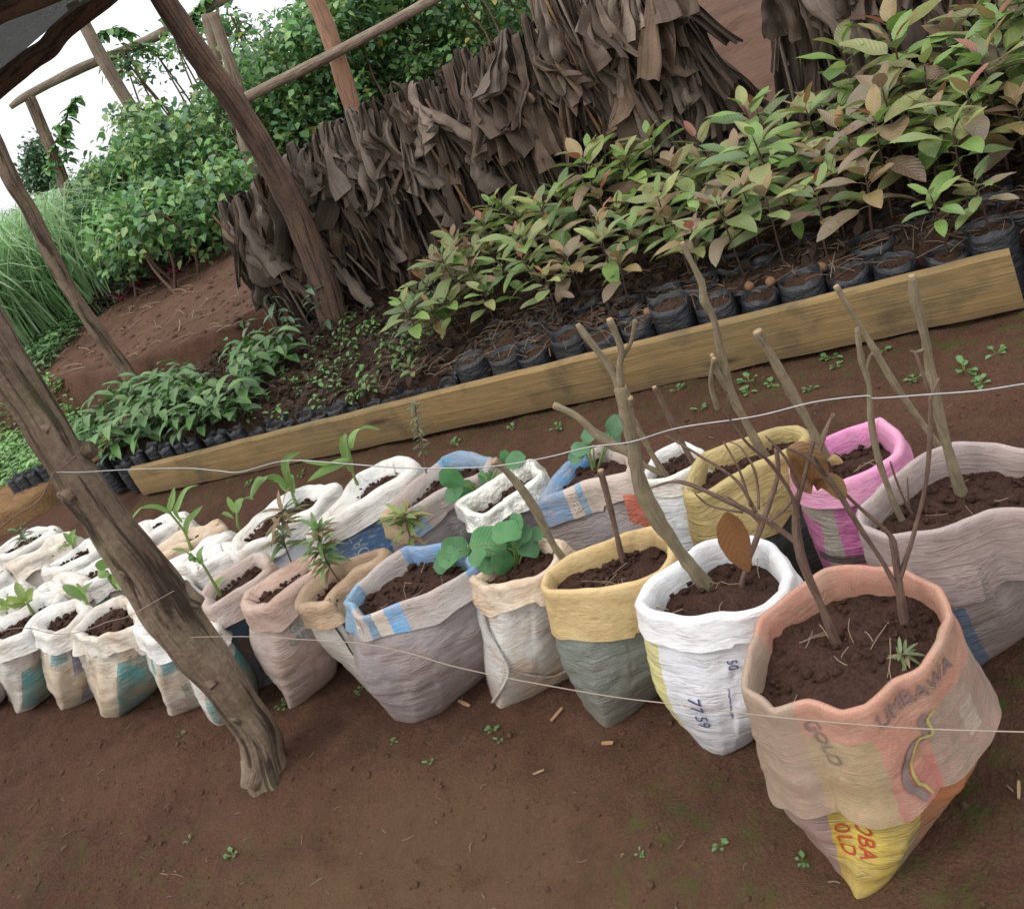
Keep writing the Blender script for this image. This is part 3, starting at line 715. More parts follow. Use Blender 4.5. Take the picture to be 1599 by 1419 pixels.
Js = sack('J', 'off white sack with one large teal block, fourth from the left edge', [(106, 990), (125, 966), (150, 943), (178, 928), (205, 935), (222, 955), (226, 972), (200, 985), (150, 998)], .36,
          c_teal1, c_white2, cuff=.075, roll=.008, drop=.03, base=[(146, 1098), (152, 1117), (180, 1118), (235, 1078), (240, 1040), (180, 1030), (140, 1060)], crum=.016, bulge=.025)
Ks = sack('K', 'off white sack with two blue squares and a rolled rim', [(47, 988), (52, 970), (70, 955), (104, 938), (128, 932), (142, 945), (125, 962), (105, 985), (75, 998)], .36,
          c_blk, c_white, cuff=.06, roll=.013, drop=.03, base=[(84, 1095), (90, 1107), (115, 1100), (147, 1082), (150, 1040), (100, 1030), (75, 1060)], crum=.012, bulge=.03)
Ls = sack('L', 'white sack with a teal block at its foot, at the left edge', [(-35, 1005), (-22, 985), (0, 968), (35, 950), (70, 929), (95, 925), (92, 942), (60, 965), (40, 990), (0, 1008)], .36,
          c_teal2, c_white, cuff=.075, roll=.012, drop=.03, base=[(14, 1100), (20, 1112), (45, 1105), (82, 1075), (90, 1040), (20, 1020), (0, 1060)], crum=.012, bulge=.03)
Ms = sack('M', 'creased white sack cut off by the left edge of the picture', [(-95, 1020), (-75, 995), (-40, 975), (-5, 958), (10, 962), (-20, 990), (-50, 1015)], .36,
          c_whiteblue, c_white, cuff=.07, roll=.012, base=[(-50, 1100), (-30, 1112), (0, 1092), (15, 1050), (-40, 1030)], crum=.012)
back = dict(cuff=.06, roll=.017, drop=.028, crum=.024, N=110, M=24, cuffjit=.02)
for key, lab, rim, bm, cm in [
    ('N1', 'farthest white sack of the left cluster, beside the brown bank', [(-30, 872), (0, 857), (42, 828), (86, 818), (92, 832), (45, 852), (0, 874)], c_whiteblue, c_white),
    ('N2', 'long white sack with a tan rolled rim, second from the back at the left', [(2, 886), (52, 859), (92, 832), (112, 831), (110, 846), (66, 868), (16, 890)], c_white2, c_white2),
    ('N3', 'white sack with a pointed torn rim left of the thick post', [(62, 892), (85, 872), (120, 850), (143, 836), (158, 850), (140, 870), (100, 890), (70, 900)], c_whiteblue, c_white),
    ('N4', 'white sack touching the left side of the thick post', [(95, 908), (143, 876), (170, 866), (185, 880), (150, 908), (108, 916)], c_dot, c_white),
    ('N5', 'small crumpled white sack in the second row at the left edge', [(-40, 955), (-20, 935), (10, 915), (35, 903), (42, 915), (15, 935), (-10, 955)], c_whiteblue, c_white),
    ('N6', 'small white sack with sprouting leaves in front of the tan rimmed one', [(44, 930), (60, 914), (85, 902), (102, 905), (98, 918), (72, 934)], c_white2, c_white),
    ('N7', 'white sack on the right of the thick post, nearest the plank end', [(208, 824), (237, 806), (270, 797), (288, 796), (296, 808), (256, 826), (228, 840)], c_whiteblue, c_white),
    ('N8', 'white sack with a tan stained rim and thin leaves, right of the thick post', [(233, 864), (265, 841), (300, 822), (345, 809), (350, 820), (305, 846), (270, 862), (245, 874)], c_white2, c_staincuff),
    ('N9', 'long creased white sack with blue print low on its side', [(245, 880), (286, 864), (320, 842), (352, 824), (368, 824), (362, 838), (320, 862), (287, 882), (256, 890)], c_fort, c_white),
    ('V1', 'white sack with a smooth thick rim in front of the creased one', [(289, 884), (300, 870), (330, 854), (352, 842), (372, 840), (366, 858), (330, 878), (305, 893)], c_whiteblue, c_white),
    ('V2', 'large crumpled white sack with long maize leaves', [(352, 866), (362, 838), (392, 808), (430, 781), (480, 757), (522, 752), (532, 764), (500, 785), (450, 815), (420, 842), (375, 868)], c_whiteblue, c_white)]:
    sack(key, lab, rim, .35, bm, cm, **back)
for key, lab, rim, bm, cm in [
    ('X1', 'white sack squeezed between the tan rimmed sack and the left edge', [(-70, 915), (-45, 895), (-5, 882), (12, 890), (-15, 908), (-50, 925)], c_white2, c_white),
    ('X2', 'crumpled cream sack behind the two blue squares sack', [(70, 918), (88, 900), (120, 893), (140, 900), (125, 918), (90, 930)], c_white2, c_white2),
    ('X3', 'narrow pale sack directly behind the thick post', [(178, 868), (190, 848), (215, 838), (240, 845), (225, 865), (195, 880)], c_white2, c_white),
    ('X4', 'whitish sack behind the thick post next to the dark blue one', [(240, 915), (255, 898), (285, 893), (300, 902), (285, 920), (255, 930)], c_fort, c_white)]:
    sack(key, lab, rim, .35, bm, cm, **back)
Us = sack('U', 'white sack with a blue printed side and a smooth white rim', [(475, 838), (500, 808), (528, 778), (554, 744), (590, 726), (624, 712), (642, 713), (656, 726), (650, 738), (600, 768), (555, 798), (520, 818)], .37,
          c_fort, c_white, cuff=.055, roll=.02, drop=.03, crum=.012, shrink=.9, bulge=.04)
Ts = sack('T', 'grey sack with a blue and ochre printed rim', [(592, 805), (605, 785), (630, 765), (658, 738), (690, 712), (740, 703), (770, 712), (765, 732), (730, 752), (690, 772), (650, 795), (615, 815)], .37,
          c_grey, c_print2, cuff=.06, roll=.013, drop=.035, crum=.014, bulge=.05)
Ss = sack('S', 'sack with a shiny silver lined rim and a strawberry plant', [(712, 790), (728, 776), (756, 758), (780, 736), (806, 722), (834, 717), (848, 732), (832, 752), (800, 768), (778, 786), (752, 804), (726, 808)], .37,
          c_grey, c_silver, cuff=.05, roll=.007, drop=.05, crum=.022, bulge=.02)
Rs = sack('R', 'grey sack with a blue chevron band and a red orange patch', [(835, 785), (855, 752), (880, 722), (910, 703), (950, 690), (992, 695), (1005, 720), (985, 745), (930, 758), (880, 775)], .37,
          c_grey, c_print3, cuff=.065, roll=.012, drop=.03, crum=.012, bulge=.05)
Qs = sack('Q', 'bluish white sack behind the ochre yellow sack', [(1004, 752), (1008, 728), (1024, 706), (1062, 684), (1098, 697), (1100, 715), (1080, 735), (1040, 752)], .37,
          c_whiteblue, c_white, cuff=.04, roll=.006, drop=.03, crum=.010, bulge=.05)
Ps = sack('P', 'ochre yellow topped sack with a dark green foot', [(1062, 772), (1070, 745), (1088, 712), (1147, 686), (1215, 664), (1250, 661), (1266, 680), (1258, 697), (1222, 711), (1165, 738), (1120, 764), (1088, 778)], .37,
          c_dkgreen, c_yellow, cuff=.16, roll=.008, drop=.04, crum=.014, bulge=.04, shrink=.85)
Os = sack('O', 'grey sack with a magenta pink rim and streaks', [(1230, 735), (1238, 708), (1280, 686), (1322, 667), (1377, 652), (1402, 670), (1415, 695), (1410, 710), (1370, 738), (1322, 759), (1270, 764), (1245, 755)], .37,
          c_pink, c_pinkrim, cuff=.05, roll=.007, drop=.045, crum=.009, bulge=.02, shrink=.8)
Ns = sack('N', 'wide rose grey sack with a low folded skirt at the right edge', [(1336, 822), (1340, 790), (1385, 745), (1440, 706), (1490, 691), (1560, 690), (1640, 700), (1695, 745), (1665, 790), (1600, 800), (1545, 803), (1500, 825), (1440, 838), (1380, 842)], .38,
          c_rosein, c_rosegrey, cuff=.17, roll=.004, drop=.06, backdrop=-.2, crum=.010, bulge=.03, N=144, M=40, flare=.0, base=[(1470, 1010), (1525, 1037), (1600, 985), (1690, 930), (1680, 860), (1560, 850), (1450, 900)], pw=.6)
lettering(B, '77 59', -.072, .152, .036, -math.pi/2*.93, m_ink_blue, sx=1.15)
lettering(B, '50', .0, .275, .024, -math.pi/2*.93, m_ink_blue)
def lettering_flat(S, text, px, py, size, m, turn=0.0):
    from mathutils.bvhtree import BVHTree
    vs = [p for r in S.rows for p in r]; N = S.N
    fs = [(i*N+j, i*N+(j+1) % N, (i+1)*N+(j+1) % N, (i+1)*N+j) for i in range(len(S.rows)-1) for j in range(N)]
    bvh = BVHTree.FromPolygons(vs, fs); u, v = pix_uv(S, px, py); p0, n0 = surf(S, u, v)
    if n0.dot(CAM-p0) < 0: n0 = -n0
    dn = (Vector((0, 0, -1))-n0*-n0.z).normalized(); rt = n0.cross(-dn).normalized()*-1
    dn, rt = dn*math.cos(turn)+rt*math.sin(turn), rt*math.cos(turn)-dn*math.sin(turn)
    if rt.dot(RC) < 0: rt = -rt
    cu = bpy.data.curves.new('t', 'FONT'); cu.body = text; cu.size = size; cu.align_x = 'CENTER'; cu.align_y = 'CENTER'; cu.resolution_u = 3
    o = bpy.data.objects.new('t', cu); C.objects.link(o); dg = bpy.context.evaluated_depsgraph_get(); me = o.evaluated_get(dg).to_mesh(); mbx = MB()
    for vt in me.vertices:
        q = p0+dn*vt.co.x+rt*vt.co.y
        hit = bvh.ray_cast(q+n0*.06, -n0); mbx.vert((hit[0] if hit[0] else q)+n0*.003)
    for f in me.polygons: mbx.face(list(f.vertices))
    o.evaluated_get(dg).to_mesh_clear(); bpy.data.objects.remove(o)
    mbx.build('lettering', m, S.root, S.loc, smooth=False)
lettering_flat(A, 'OBA', 1352, 1306, .040, m_ink_red); lettering_flat(A, 'OLD', 1320, 1302, .034, m_ink_red)
lettering(A, 'UMBAWA', .075, .385, .042, .0, m_ink_grey, cuff=True, sx=.8)
lettering(A, 'GOLD', -.075, .355, .03, -1.2, m_ink_grey, cuff=True)
lettering(Us, 'FORT', -.10, .255, .05, math.pi/2, m_ink_white, sx=.8)
lettering(Us, 'SO', -.188, .27, .036, math.pi/2, m_ink_white)
lettering(Us, 'CO', -.245, .28, .04, math.pi/2, m_ink_white)
lettering(E, 'CE', -.183, .36, .034, -math.pi/2, m_ink_pale, cuff=True)
lettering(G, 'GRO', -.005, .27, .028, .05, m_ink_green); lettering(G, 'GREEN', -.005, .24, .028, .05, m_ink_green)
lettering(Rs, 'IMPR', -.06, .345, .026, -math.pi/2, m_ink_pale, cuff=True)
lettering(Is, '50KG', -.03, .13, .026, -math.pi/2*.95, m_ink_green)
def outline_print(S, pix, wd, m, cuff, off=.0035, shift=0.0):
    mbx = MB(); path = []
    for x, y in pix:
        u, v = pix_uv(S, x, y, cuff); path.append(Vector((u+shift, v, 0)))
    path = catmull(path, 6); rows = []
    for i, q in enumerate(path):
        t = (path[min(i+1, len(path)-1)]-path[max(i-1, 0)]).normalized(); nn = Vector((-t.y, t.x, 0)); row = []
        for k in (-1, 1):
            e = q+nn*(k*wd*(.8+.4*noise.noise(Vector((i*.9, 1, 2))))); p, n = surf(S, e.x, e.y, cuff); row.append(p+n*off)
        rows.append(row)
    mbx.grid(rows); mbx.build('printed_outline', m, S.root, S.loc)
OUTL = [(1442, 1108), (1436, 1130), (1442, 1148), (1424, 1165), (1412, 1185), (1408, 1210), (1416, 1230), (1432, 1238), (1446, 1248)]
outline_print(A, OUTL, .005, m_ink_grey, True)
outline_print(A, OUTL, .0028, plain('ink_yellow', (0.36, 0.30, 0.10), .8, .2, .3), True, .0045, .011)

def seam(S, pix, r, m, name='seam', cuff=False):
    mbx = MB(); pts = []
    for x, y in pix:
        u, v = pix_uv(S, x, y, cuff); p, n = surf(S, u, v, cuff)
        if n.dot(CAM-p) < 0: n = -n
        pts.append(p+n*(r*1.2+.003)-S.loc)
    tube(mbx, pts, r, seg=7, sub=5, rough=.25, nscale=60); mbx.build(name, m, S.root)
m_seam = plain('dark_stitching', (0.07, 0.055, 0.045), .9, .2)
seam(Fs, [(515, 962), (522, 975), (539, 997), (553, 1018), (568, 1033), (577, 1054), (585, 1075)], .0022, m_seam)
seam(D, [(760, 960), (767, 986), (782, 1019), (795, 1042), (785, 1068), (774, 1096)], .0042, c_stain)
seam(D, [(795, 1042), (830, 1050), (862, 1052), (890, 1040)], .0032, c_stain)
seam(Js, [(128, 1034), (140, 1030), (134, 1040), (126, 1052), (122, 1060)], .0011, c_white, 'loose_thread')

# red orange woven scrap hanging on the grey sack
mb = MB(); rows = []; uvs = []
c4 = [(968, 764), (1002, 760), (1022, 812), (985, 822)]
for i in range(9):
    r = []; ur = []
    for j in range(9):
        a, b = j/8, i/8
        px = (c4[0][0]*(1-a)+c4[1][0]*a)*(1-b)+(c4[3][0]*(1-a)+c4[2][0]*a)*b
        py = (c4[0][1]*(1-a)+c4[1][1]*a)*(1-b)+(c4[3][1]*(1-a)+c4[2][1]*a)*b
        z = .34-.11*b
        p = gp(px, py, z); p += Vector((-p.x, -p.y, 0)).normalized()*(.03+.004*noise.noise(p*30))
        r.append(p); ur.append((a*.1, z))
    rows.append(r); uvs.append(ur)
mb.grid(rows, uvs); mb.build('cloth_patch', cloth('red_orange_weave', (0.56, 0.16, 0.10), (.4, .2, .15), .3), Rs.root, Rs.loc)

# ---------------------------------------------------------------- plank edging the nursery bed
mb = MB(); L0, L1 = -0.02, 4.03; rows = []; uvs = []
nseg = 60
prof = [(-.022, .012), (-.024, .10), (-.020, .192), (-.014, .2), (.016, .2), (.022, .195), (.024, .10), (.022, .0)]
for i in range(nseg+1):
    u = L0+(L1-L0)*i/nseg; row = []
    hsc = 1.0-.16*(u/4.0); warp = .012*noise.noise(Vector((u*1.2, 3, 1)))
    for (dv, z) in prof:
        chip = .004*noise.noise(Vector((u*6, z*20, 4)))
        row.append(bed(u+(.02*(z*4) if i in (0, nseg) else 0)*(-1 if i else 1), dv+warp+chip, z*hsc+.004+chip))
    rows.append(row)
b = mb.grid(rows, close=True)
for i, rv in ((0, False), (nseg, True)):
    f = [b+i*8+j for j in range(8)]
    if rv: f.reverse()
    mb.face(f)
# the mesh is kept in plank axes so its grain runs lengthwise
ang = math.atan2(DU.y, DU.x); o3 = bed(2, 0, 0)
ca, sa = math.cos(-ang), math.sin(-ang)
mb.v = [((x-o3.x)*ca-(y-o3.y)*sa, (x-o3.x)*sa+(y-o3.y)*ca, z) for x, y, z in mb.v]
pl = mb.build('plank', M_plank); pl.location = o3; pl.rotation_euler = (0, 0, ang)
for p in pl.data.polygons: p.use_smooth = False
tag(pl, 'long weathered sawn plank on edge holding back the black seedling bags', 'plank')

# ---------------------------------------------------------------- black seedling bags
def bag_mesh(seed, r, h):
    rng = random.Random(seed); mb = MB(); N = 28; rows = []
    root = thing('seedling_bag', 'black polythene seedling bag filled with soil', 'seedling bag', (0, 0, 0), 'black seedling bags in the nursery bed')
    for i in range(12):
        t = i/11; row = []
        for k in range(N):
            th = 2*math.pi*k/N
            rr = r*(.92+.10*math.sin(math.pi*t)+.05*abs(math.cos(2*th))) * (1+.06*noise.noise(Vector((math.cos(th)*2.5, math.sin(th)*2.5, t*3+seed*7))) + .035*noise.noise(Vector((th*3, t*14, seed))))
            z = h*t + (.018*noise.noise(Vector((math.cos(th)*1.6, math.sin(th)*1.6, seed+3))) if t > .95 else 0)
            row.append((rr*math.cos(th), rr*math.sin(th), z))
        rows.append(row)
    inner = []
    for k in range(N):
        x, y, z = rows[-1][k]; inner.append((x*.95, y*.95, z-.002))
    rows.append(inner); rows.append([(x*.93, y*.93, h-.05) for x, y, z in inner])
    mb.grid(rows, close=True); mb.build('bag_wall', M_poly, root)
    mb = MB(); rows = []
    for i in range(8):
        q = 1-i/7 if i < 7 else .001
        rows.append([(x*.96*q, y*.96*q, h-.022+.008*(1-q)+.012*noise.noise(Vector((x*q*40, y*q*40, seed)))) for x, y, z in inner])
    mb.grid(rows, close=True)
    for _ in range(16):
        a = rng.uniform(0, 6.28); q = rng.uniform(0, .85)*r; clod(mb, Vector((q*math.cos(a), q*math.sin(a), h-.018)), rng.uniform(.003, .009), rng)
    mb.build('soil', M_bagsoil, root)
    return root
BIG = [bag_mesh(i, .072, .225+.006*i) for i in range(4)]
SMALL = [bag_mesh(10+i, .047, .165+.006*i) for i in range(3)]
SLIM = [bag_mesh(20+i, .040, .20+.006*i) for i in range(2)]
used_proto = set(); BAGS = []
ROWS_V = [.105, .25, .395, .54, .685, .83, .975, 1.12]
SKIP_FROM = 3
fi = 0
for ri, v in enumerate(ROWS_V):
    u = -1.0 + .07*(ri % 2)
    while u < 4.5:
        big = u < 1.95
        step = .146 if big else (.098 if u < 3.0 else .104)
        if 2.0 < u < 2.12 and ri == 0: step = .12
        protos = BIG if big else (SMALL if u < 3.2 else SLIM)
        if not big and ri % 2 == 1 and False: pass
        uu = u+R_.uniform(-.012, .012); vv = v+R_.uniform(-.014, .014)-(0 if big else .02)
        if u > 4.1 and v > .9: u += step; continue
        p = bed(uu, vv, 0); p.z = terrain(p.x, p.y)+(.035 if big else .03) + (.0 if ri else R_.uniform(-.015, .02))
        p.z -= .022
        if ri >= SKIP_FROM: BAGS.append((uu, vv, p, ri, big, u)); u += step; continue
        pr = R_.choice(protos); sc = R_.uniform(.92, 1.06)
        if ri == 0:
            where = 'along the plank'
            if big: lab = 'large black polythene bag in the front row against the plank'
            elif u < 3.2: lab = 'small black polythene bag in the front row against the plank'
            else: lab = 'slim black polythene bag in the front row at the far end of the plank'
            grp = 'front row %s seedling bags' % ('large' if big else 'small' if u < 3.2 else 'slim')
        else:
            lab = 'soil filled black polythene bag standing behind the front row of the bed'; grp = 'black seedling bags behind the front row'
        if pr.name not in used_proto and False: pass
        rz = R_.uniform(0, 6.28)
        if pr not in [x for x in used_proto]:
            used_proto.add(pr); o = pr; o.location = p; o.rotation_euler = (R_.uniform(-.05, .05), R_.uniform(-.05, .05), rz); o['label'] = lab; o['group'] = grp
        else: o = dup(pr, p, rz, sc, lab, grp)
        BAGS.append((uu, vv, p, ri, big, u)); u += step
for pr in BIG+SMALL+SLIM:
    pass

# ---------------------------------------------------------------- avocado saplings
GREEN = [(0.19, 0.31, 0.065), (0.24, 0.34, 0.085), (0.155, 0.265, 0.075)]
OLIVE = [(0.22, 0.28, 0.085), (0.27, 0.28, 0.10), (0.19, 0.25, 0.085), (0.30, 0.32, 0.10)]
BRONZE = [(0.30, 0.20, 0.105), (0.28, 0.21, 0.125), (0.25, 0.165, 0.105), (0.33, 0.23, 0.09)]
RED = [(0.38, 0.15, 0.07), (0.35, 0.13, 0.08), (0.40, 0.22, 0.08)]
def sapling(seed, h, kind, nl, LL):
    rng = random.Random(seed); global R_
    root = thing('avocado_sapling', 'avocado sapling', 'sapling', (0, 0, 0), 'avocado saplings in the nursery bed')
    mb = MB(); dx, dy = rng.uniform(-.04, .04), rng.uniform(-.04, .04)
    pts = [(0, 0, -.02), (dx*.3, dy*.2, h*.35), (dx*.5, dy*.8, h*.7), (dx, dy, h)]
    path = tube(mb, pts, [.0055, .005, .004, .0025], seg=7, sub=6)
    mb.build('stem', M_darkstem, root)
    mb = MB(); phi = rng.uniform(0, 6)
    for i in range(nl):
        t = .58+.42*(i/(nl-1))**.8
        p = path[min(len(path)-1, int(t*(len(path)-1)))]
        phi += 2.4+rng.uniform(-.3, .3)
        el = .1+.95*((i/(nl-1))**2.0)+rng.uniform(-.2, .2)
        d = Vector((math.cos(phi)*math.cos(el), math.sin(phi)*math.cos(el), math.sin(el)))
        top = i/(nl-1)
        L = LL*(1-.55*top**3)*rng.uniform(.75, 1.12)
        if kind == 'green': c = rng.choice(GREEN if rng.random() < .75 else OLIVE)
        elif kind == 'bronze': c = rng.choice(BRONZE if rng.random() < .55 else OLIVE)
        else: c = rng.choice(OLIVE if rng.random() < .62 else GREEN+BRONZE)
        if top > .86 and kind != 'green': c = rng.choice(RED+BRONZE)
        kk = rng.uniform(.62, 1.08); c = tuple(x*kk for x in c)
        pet = .22*L; n = Vector((0, 0, 1))-d*d.z
        tube(mb, [p, p+d*pet*.5+Vector((0, 0, .004)), p+d*pet], [.0016, .0013, .0012], seg=4, sub=2, col=(.2, .2, .08))
        leaf(mb, p+d*pet, d+Vector((0, 0, -.1)), n, L, L*rng.uniform(.40, .50), curl=rng.uniform(.15, .8)*(1-.5*top), fold=rng.uniform(.15, .4), col=c, ns=8, wave=.09, tw=rng.uniform(-.4, .4))
    mb.build('foliage', M_leaf, root)
    return root
PROT = {}
for k, kind in enumerate(['green', 'olive', 'bronze']):
    PROT[kind] = [sapling(100+k*10+i, [.26, .33, .40, .30][i], kind, [10, 11, 12, 9][i], [.165, .18, .19, .16][i]) for i in range(4)]
SL = {'green': 'fresh green leaved avocado sapling amid the nursery bed', 'olive': 'olive green avocado sapling amid the nursery bed', 'bronze': 'bronze brown leaved avocado sapling amid the nursery bed'}
usedS = set()
def put_sapling(p, kind, sc, label=None, group=None, idx=None):
    pr = PROT[kind][idx if idx is not None else R_.randrange(4)]
    lab = label or SL[kind]; grp = group if label else '%s avocado saplings' % kind
    if pr not in usedS:
        usedS.add(pr); pr.location = p; pr.scale = (sc, sc, sc); pr.rotation_euler = (0, 0, R_.uniform(0, 6)); pr['label'] = lab; pr['group'] = grp; return pr
    return dup(pr, p, R_.uniform(0, 6.28), sc, lab, grp)
for (uu, vv, p, ri, big, u) in BAGS:
    if u > 2.32: continue
    dens = .92 if ri >= 2 else (.45 if ri == 1 else .13)
    if u > 1.6 and ri == 0: dens = .2
    if R_.random() > dens: continue
    kind = R_.choices(['green', 'olive', 'bronze'], [.40, .40, .20])[0]
    if .2 < u < 1.0 and ri < 4: kind = R_.choices(['green', 'olive', 'bronze'], [.2, .35, .45])[0]
    sc = (0.72+.3*(min(ri, 5)/5)+.24*max(0, (1.0-u)/1.6))*R_.uniform(.85, 1.12)
    if ri == 0: sc *= .72
    if u > 1.7: sc *= .85
    put_sapling(p+Vector((0, 0, .205)), kind, sc)
for (u, v, z, kind, sc, lab) in [(-.75, 1.0, .2, 'green', 1.75, 'tallest bright green avocado sapling, in the top right corner'),
                            (-.35, 1.15, .2, 'green', 1.5, 'tall bright green avocado sapling beside the tallest one')]:
    p = bed(u, v, z); put_sapling(p, kind, sc, lab, None, 2)

mb = MB(); rows = []
for j in range(46):
    v = .165+1.14*j/45; r = []
    for i in range(230):
        u = -1.1+5.5*i/229; zz = .228-.045*sst(1.85, 2.05, u)+.03*sst(3.0, 3.3, u)-.2*sst(4.15, 4.4, u)*1.0
        p = bed(u, v, 0); q = Vector((p.x, p.y, 0)); zz += .012*noise.noise(q*9)+.010*noise.noise(q*24)+.005*noise.noise(q*60)
        if j in (0, 45) or i in (0, 229): zz -= .12
        r.append((p.x, p.y, zz))
    rows.append(r)
mb.grid(rows, flip=True); o = mb.build('bed_soil', M_bagsoil); o['kind'] = 'structure'
# ---------------------------------------------------------------- avocado stones on some front bags
for (px, py) in [(1012, 488), (1073, 460), (1170, 447), (1203, 440), (1283, 418), (1560, 345), (1545, 350)]:
    p = gp(px, py, .222); mb = MB(); rng = random.Random(px)
    rows = []
    for i in range(9):
        a = math.pi*i/8; rr = .018*math.sin(a)+1e-4
        rows.append([(p.x+rr*math.cos(2*math.pi*j/12), p.y+rr*math.sin(2*math.pi*j/12), p.z+.019*math.cos(a)) for j in range(12)])
    mb.grid(rows, close=True)
    o = mb.build('avocado_stone', M_seed, None, p); tag(o, 'brown avocado stone half buried in a front row bag', 'avocado stone', 'avocado stones showing on the soil')

# dry litter over the bags
mb = MB(); rng = random.Random(5)
for _ in range(1500):
    u = rng.uniform(-1, 2.6); v = rng.uniform(.05, 1.25); p = bed(u, v, rng.uniform(.222, .25))
    a = rng.uniform(0, 6.28); L = rng.uniform(.03, .13); d = Vector((math.cos(a), math.sin(a), rng.uniform(-.15, .25)))
    c = rng.choice([(1, 1, 1), (.6, .5, .45), (.35, .28, .25), (1.3, 1.2, 1.1)])
    tube(mb, [p, p+d*L*.5+Vector((0, 0, rng.uniform(0, .012))), p+d*L], rng.uniform(.0006, .0014), seg=4, sub=2, col=c, cap=False)
o = mb.build('dry_litter', M_straw); tag(o, 'dry straw and leaf litter lying over the seedling bags', 'litter', None, 'stuff')

mb = MB(); rng = random.Random(15)
for _ in range(7500):
    u = rng.uniform(-1, 4.4); v = rng.uniform(.17, 1.3)
    zz = (.238 if u < 1.95 else .195 if u < 3.2 else .222)
    p = bed(u, v, zz+rng.uniform(-.03, .022)); a = rng.uniform(0, 6.28); kk = rng.uniform(.5, 1.4)
    leaf(mb, p, Vector((math.cos(a), math.sin(a), rng.uniform(-.3, .4))), Vector((rng.uniform(-.4, .4), rng.uniform(-.4, .4), 1)), rng.uniform(.025, .07), rng.uniform(.012, .035), curl=rng.uniform(-1, 1.5), col=(.07*kk, .042*kk, .028*kk), ns=4)
o = mb.build('leaf_litter', M_dry); tag(o, 'dark rotting leaf litter covering the bags under the saplings', 'litter', None, 'stuff')
# ---------------------------------------------------------------- dark leaved seedlings at the far end of the bed
DARK = [(0.07, 0.165, 0.045), (0.10, 0.21, 0.055), (0.13, 0.23, 0.075), (0.075, 0.15, 0.055)]
def seedling(seed, h, nl, LL, pal, wr, name, cat):
    rng = random.Random(seed); root = thing(name, name, cat, (0, 0, 0))
    mb = MB(); path = tube(mb, [(0, 0, -.01), (rng.uniform(-.01, .01), 0, h*.5), (rng.uniform(-.02, .02), rng.uniform(-.02, .02), h)], [.0025, .002, .0013], seg=5, sub=4)
    mb.build('stem', M_darkstem, root); mb = MB(); phi = 0
    for i in range(nl):
        t = .3+.7*i/max(1, nl-1); p = path[int(t*(len(path)-1))]; phi += 2.4+rng.uniform(-.4, .4); el = rng.uniform(-.2, .7)
        d = Vector((math.cos(phi)*math.cos(el), math.sin(phi)*math.cos(el), math.sin(el))); kk = rng.uniform(.8, 1.3); c = tuple(x*kk for x in rng.choice(pal))
        leaf(mb, p, d, Vector((0, 0, 1))-d*d.z, LL*rng.uniform(.7, 1.1), LL*wr, curl=rng.uniform(.5, 1.4), fold=.3, col=c, ns=6)
    mb.build('foliage', M_softleaf, root); return root
def scatter(protos, places, lab, grp, z):
    for i, (u, v, sc) in enumerate(places):
        p = bed(u, v, 0); p.z = max(0, terrain(p.x, p.y))+z
        if i < len(protos):
            o = protos[i]; o.location = p; o.scale = (sc, sc, sc); o['label'] = lab; o['group'] = grp; o.rotation_euler = (0, 0, R_.uniform(0, 6))
        else: dup(protos[i % len(protos)], p, R_.uniform(0, 6.28), sc, lab, grp)
rng = random.Random(21)
scatter([seedling(200+i, .16+.02*i, 9, .135, DARK, .36, 'dark_seedling', 'seedling') for i in range(4)],
        [(rng.uniform(3.25, 4.7), rng.uniform(.1, .85), rng.uniform(.7, 1.15)) for _ in range(78)], 'dark green long leaved seedling at the far end of the bed', 'dark green seedlings', .205)
scatter([seedling(210+i, .05, 5, .035, [(.12, .26, .06), (.09, .2, .05)], .5, 'tiny_seedling', 'seedling') for i in range(3)],
        [(rng.uniform(2.35, 3.35), rng.uniform(.1, 1.2), rng.uniform(.6, 1.3)) for _ in range(120)], 'tiny bright green seedling sprouting between the saplings and the dark seedlings', 'tiny seedlings', .185)
scatter([seedling(220+i, .28, 11, .11, [(.10, .17, .09), (.13, .2, .1)], .3, 'grey_green_seedling', 'seedling') for i in range(2)],
        [(3.55, 1.05, 1.1), (3.3, 1.1, 1.0), (3.42, .95, .8), (3.7, .95, .9)], 'taller grey green seedling standing before the dry leaf screen', 'grey green seedlings', .205)

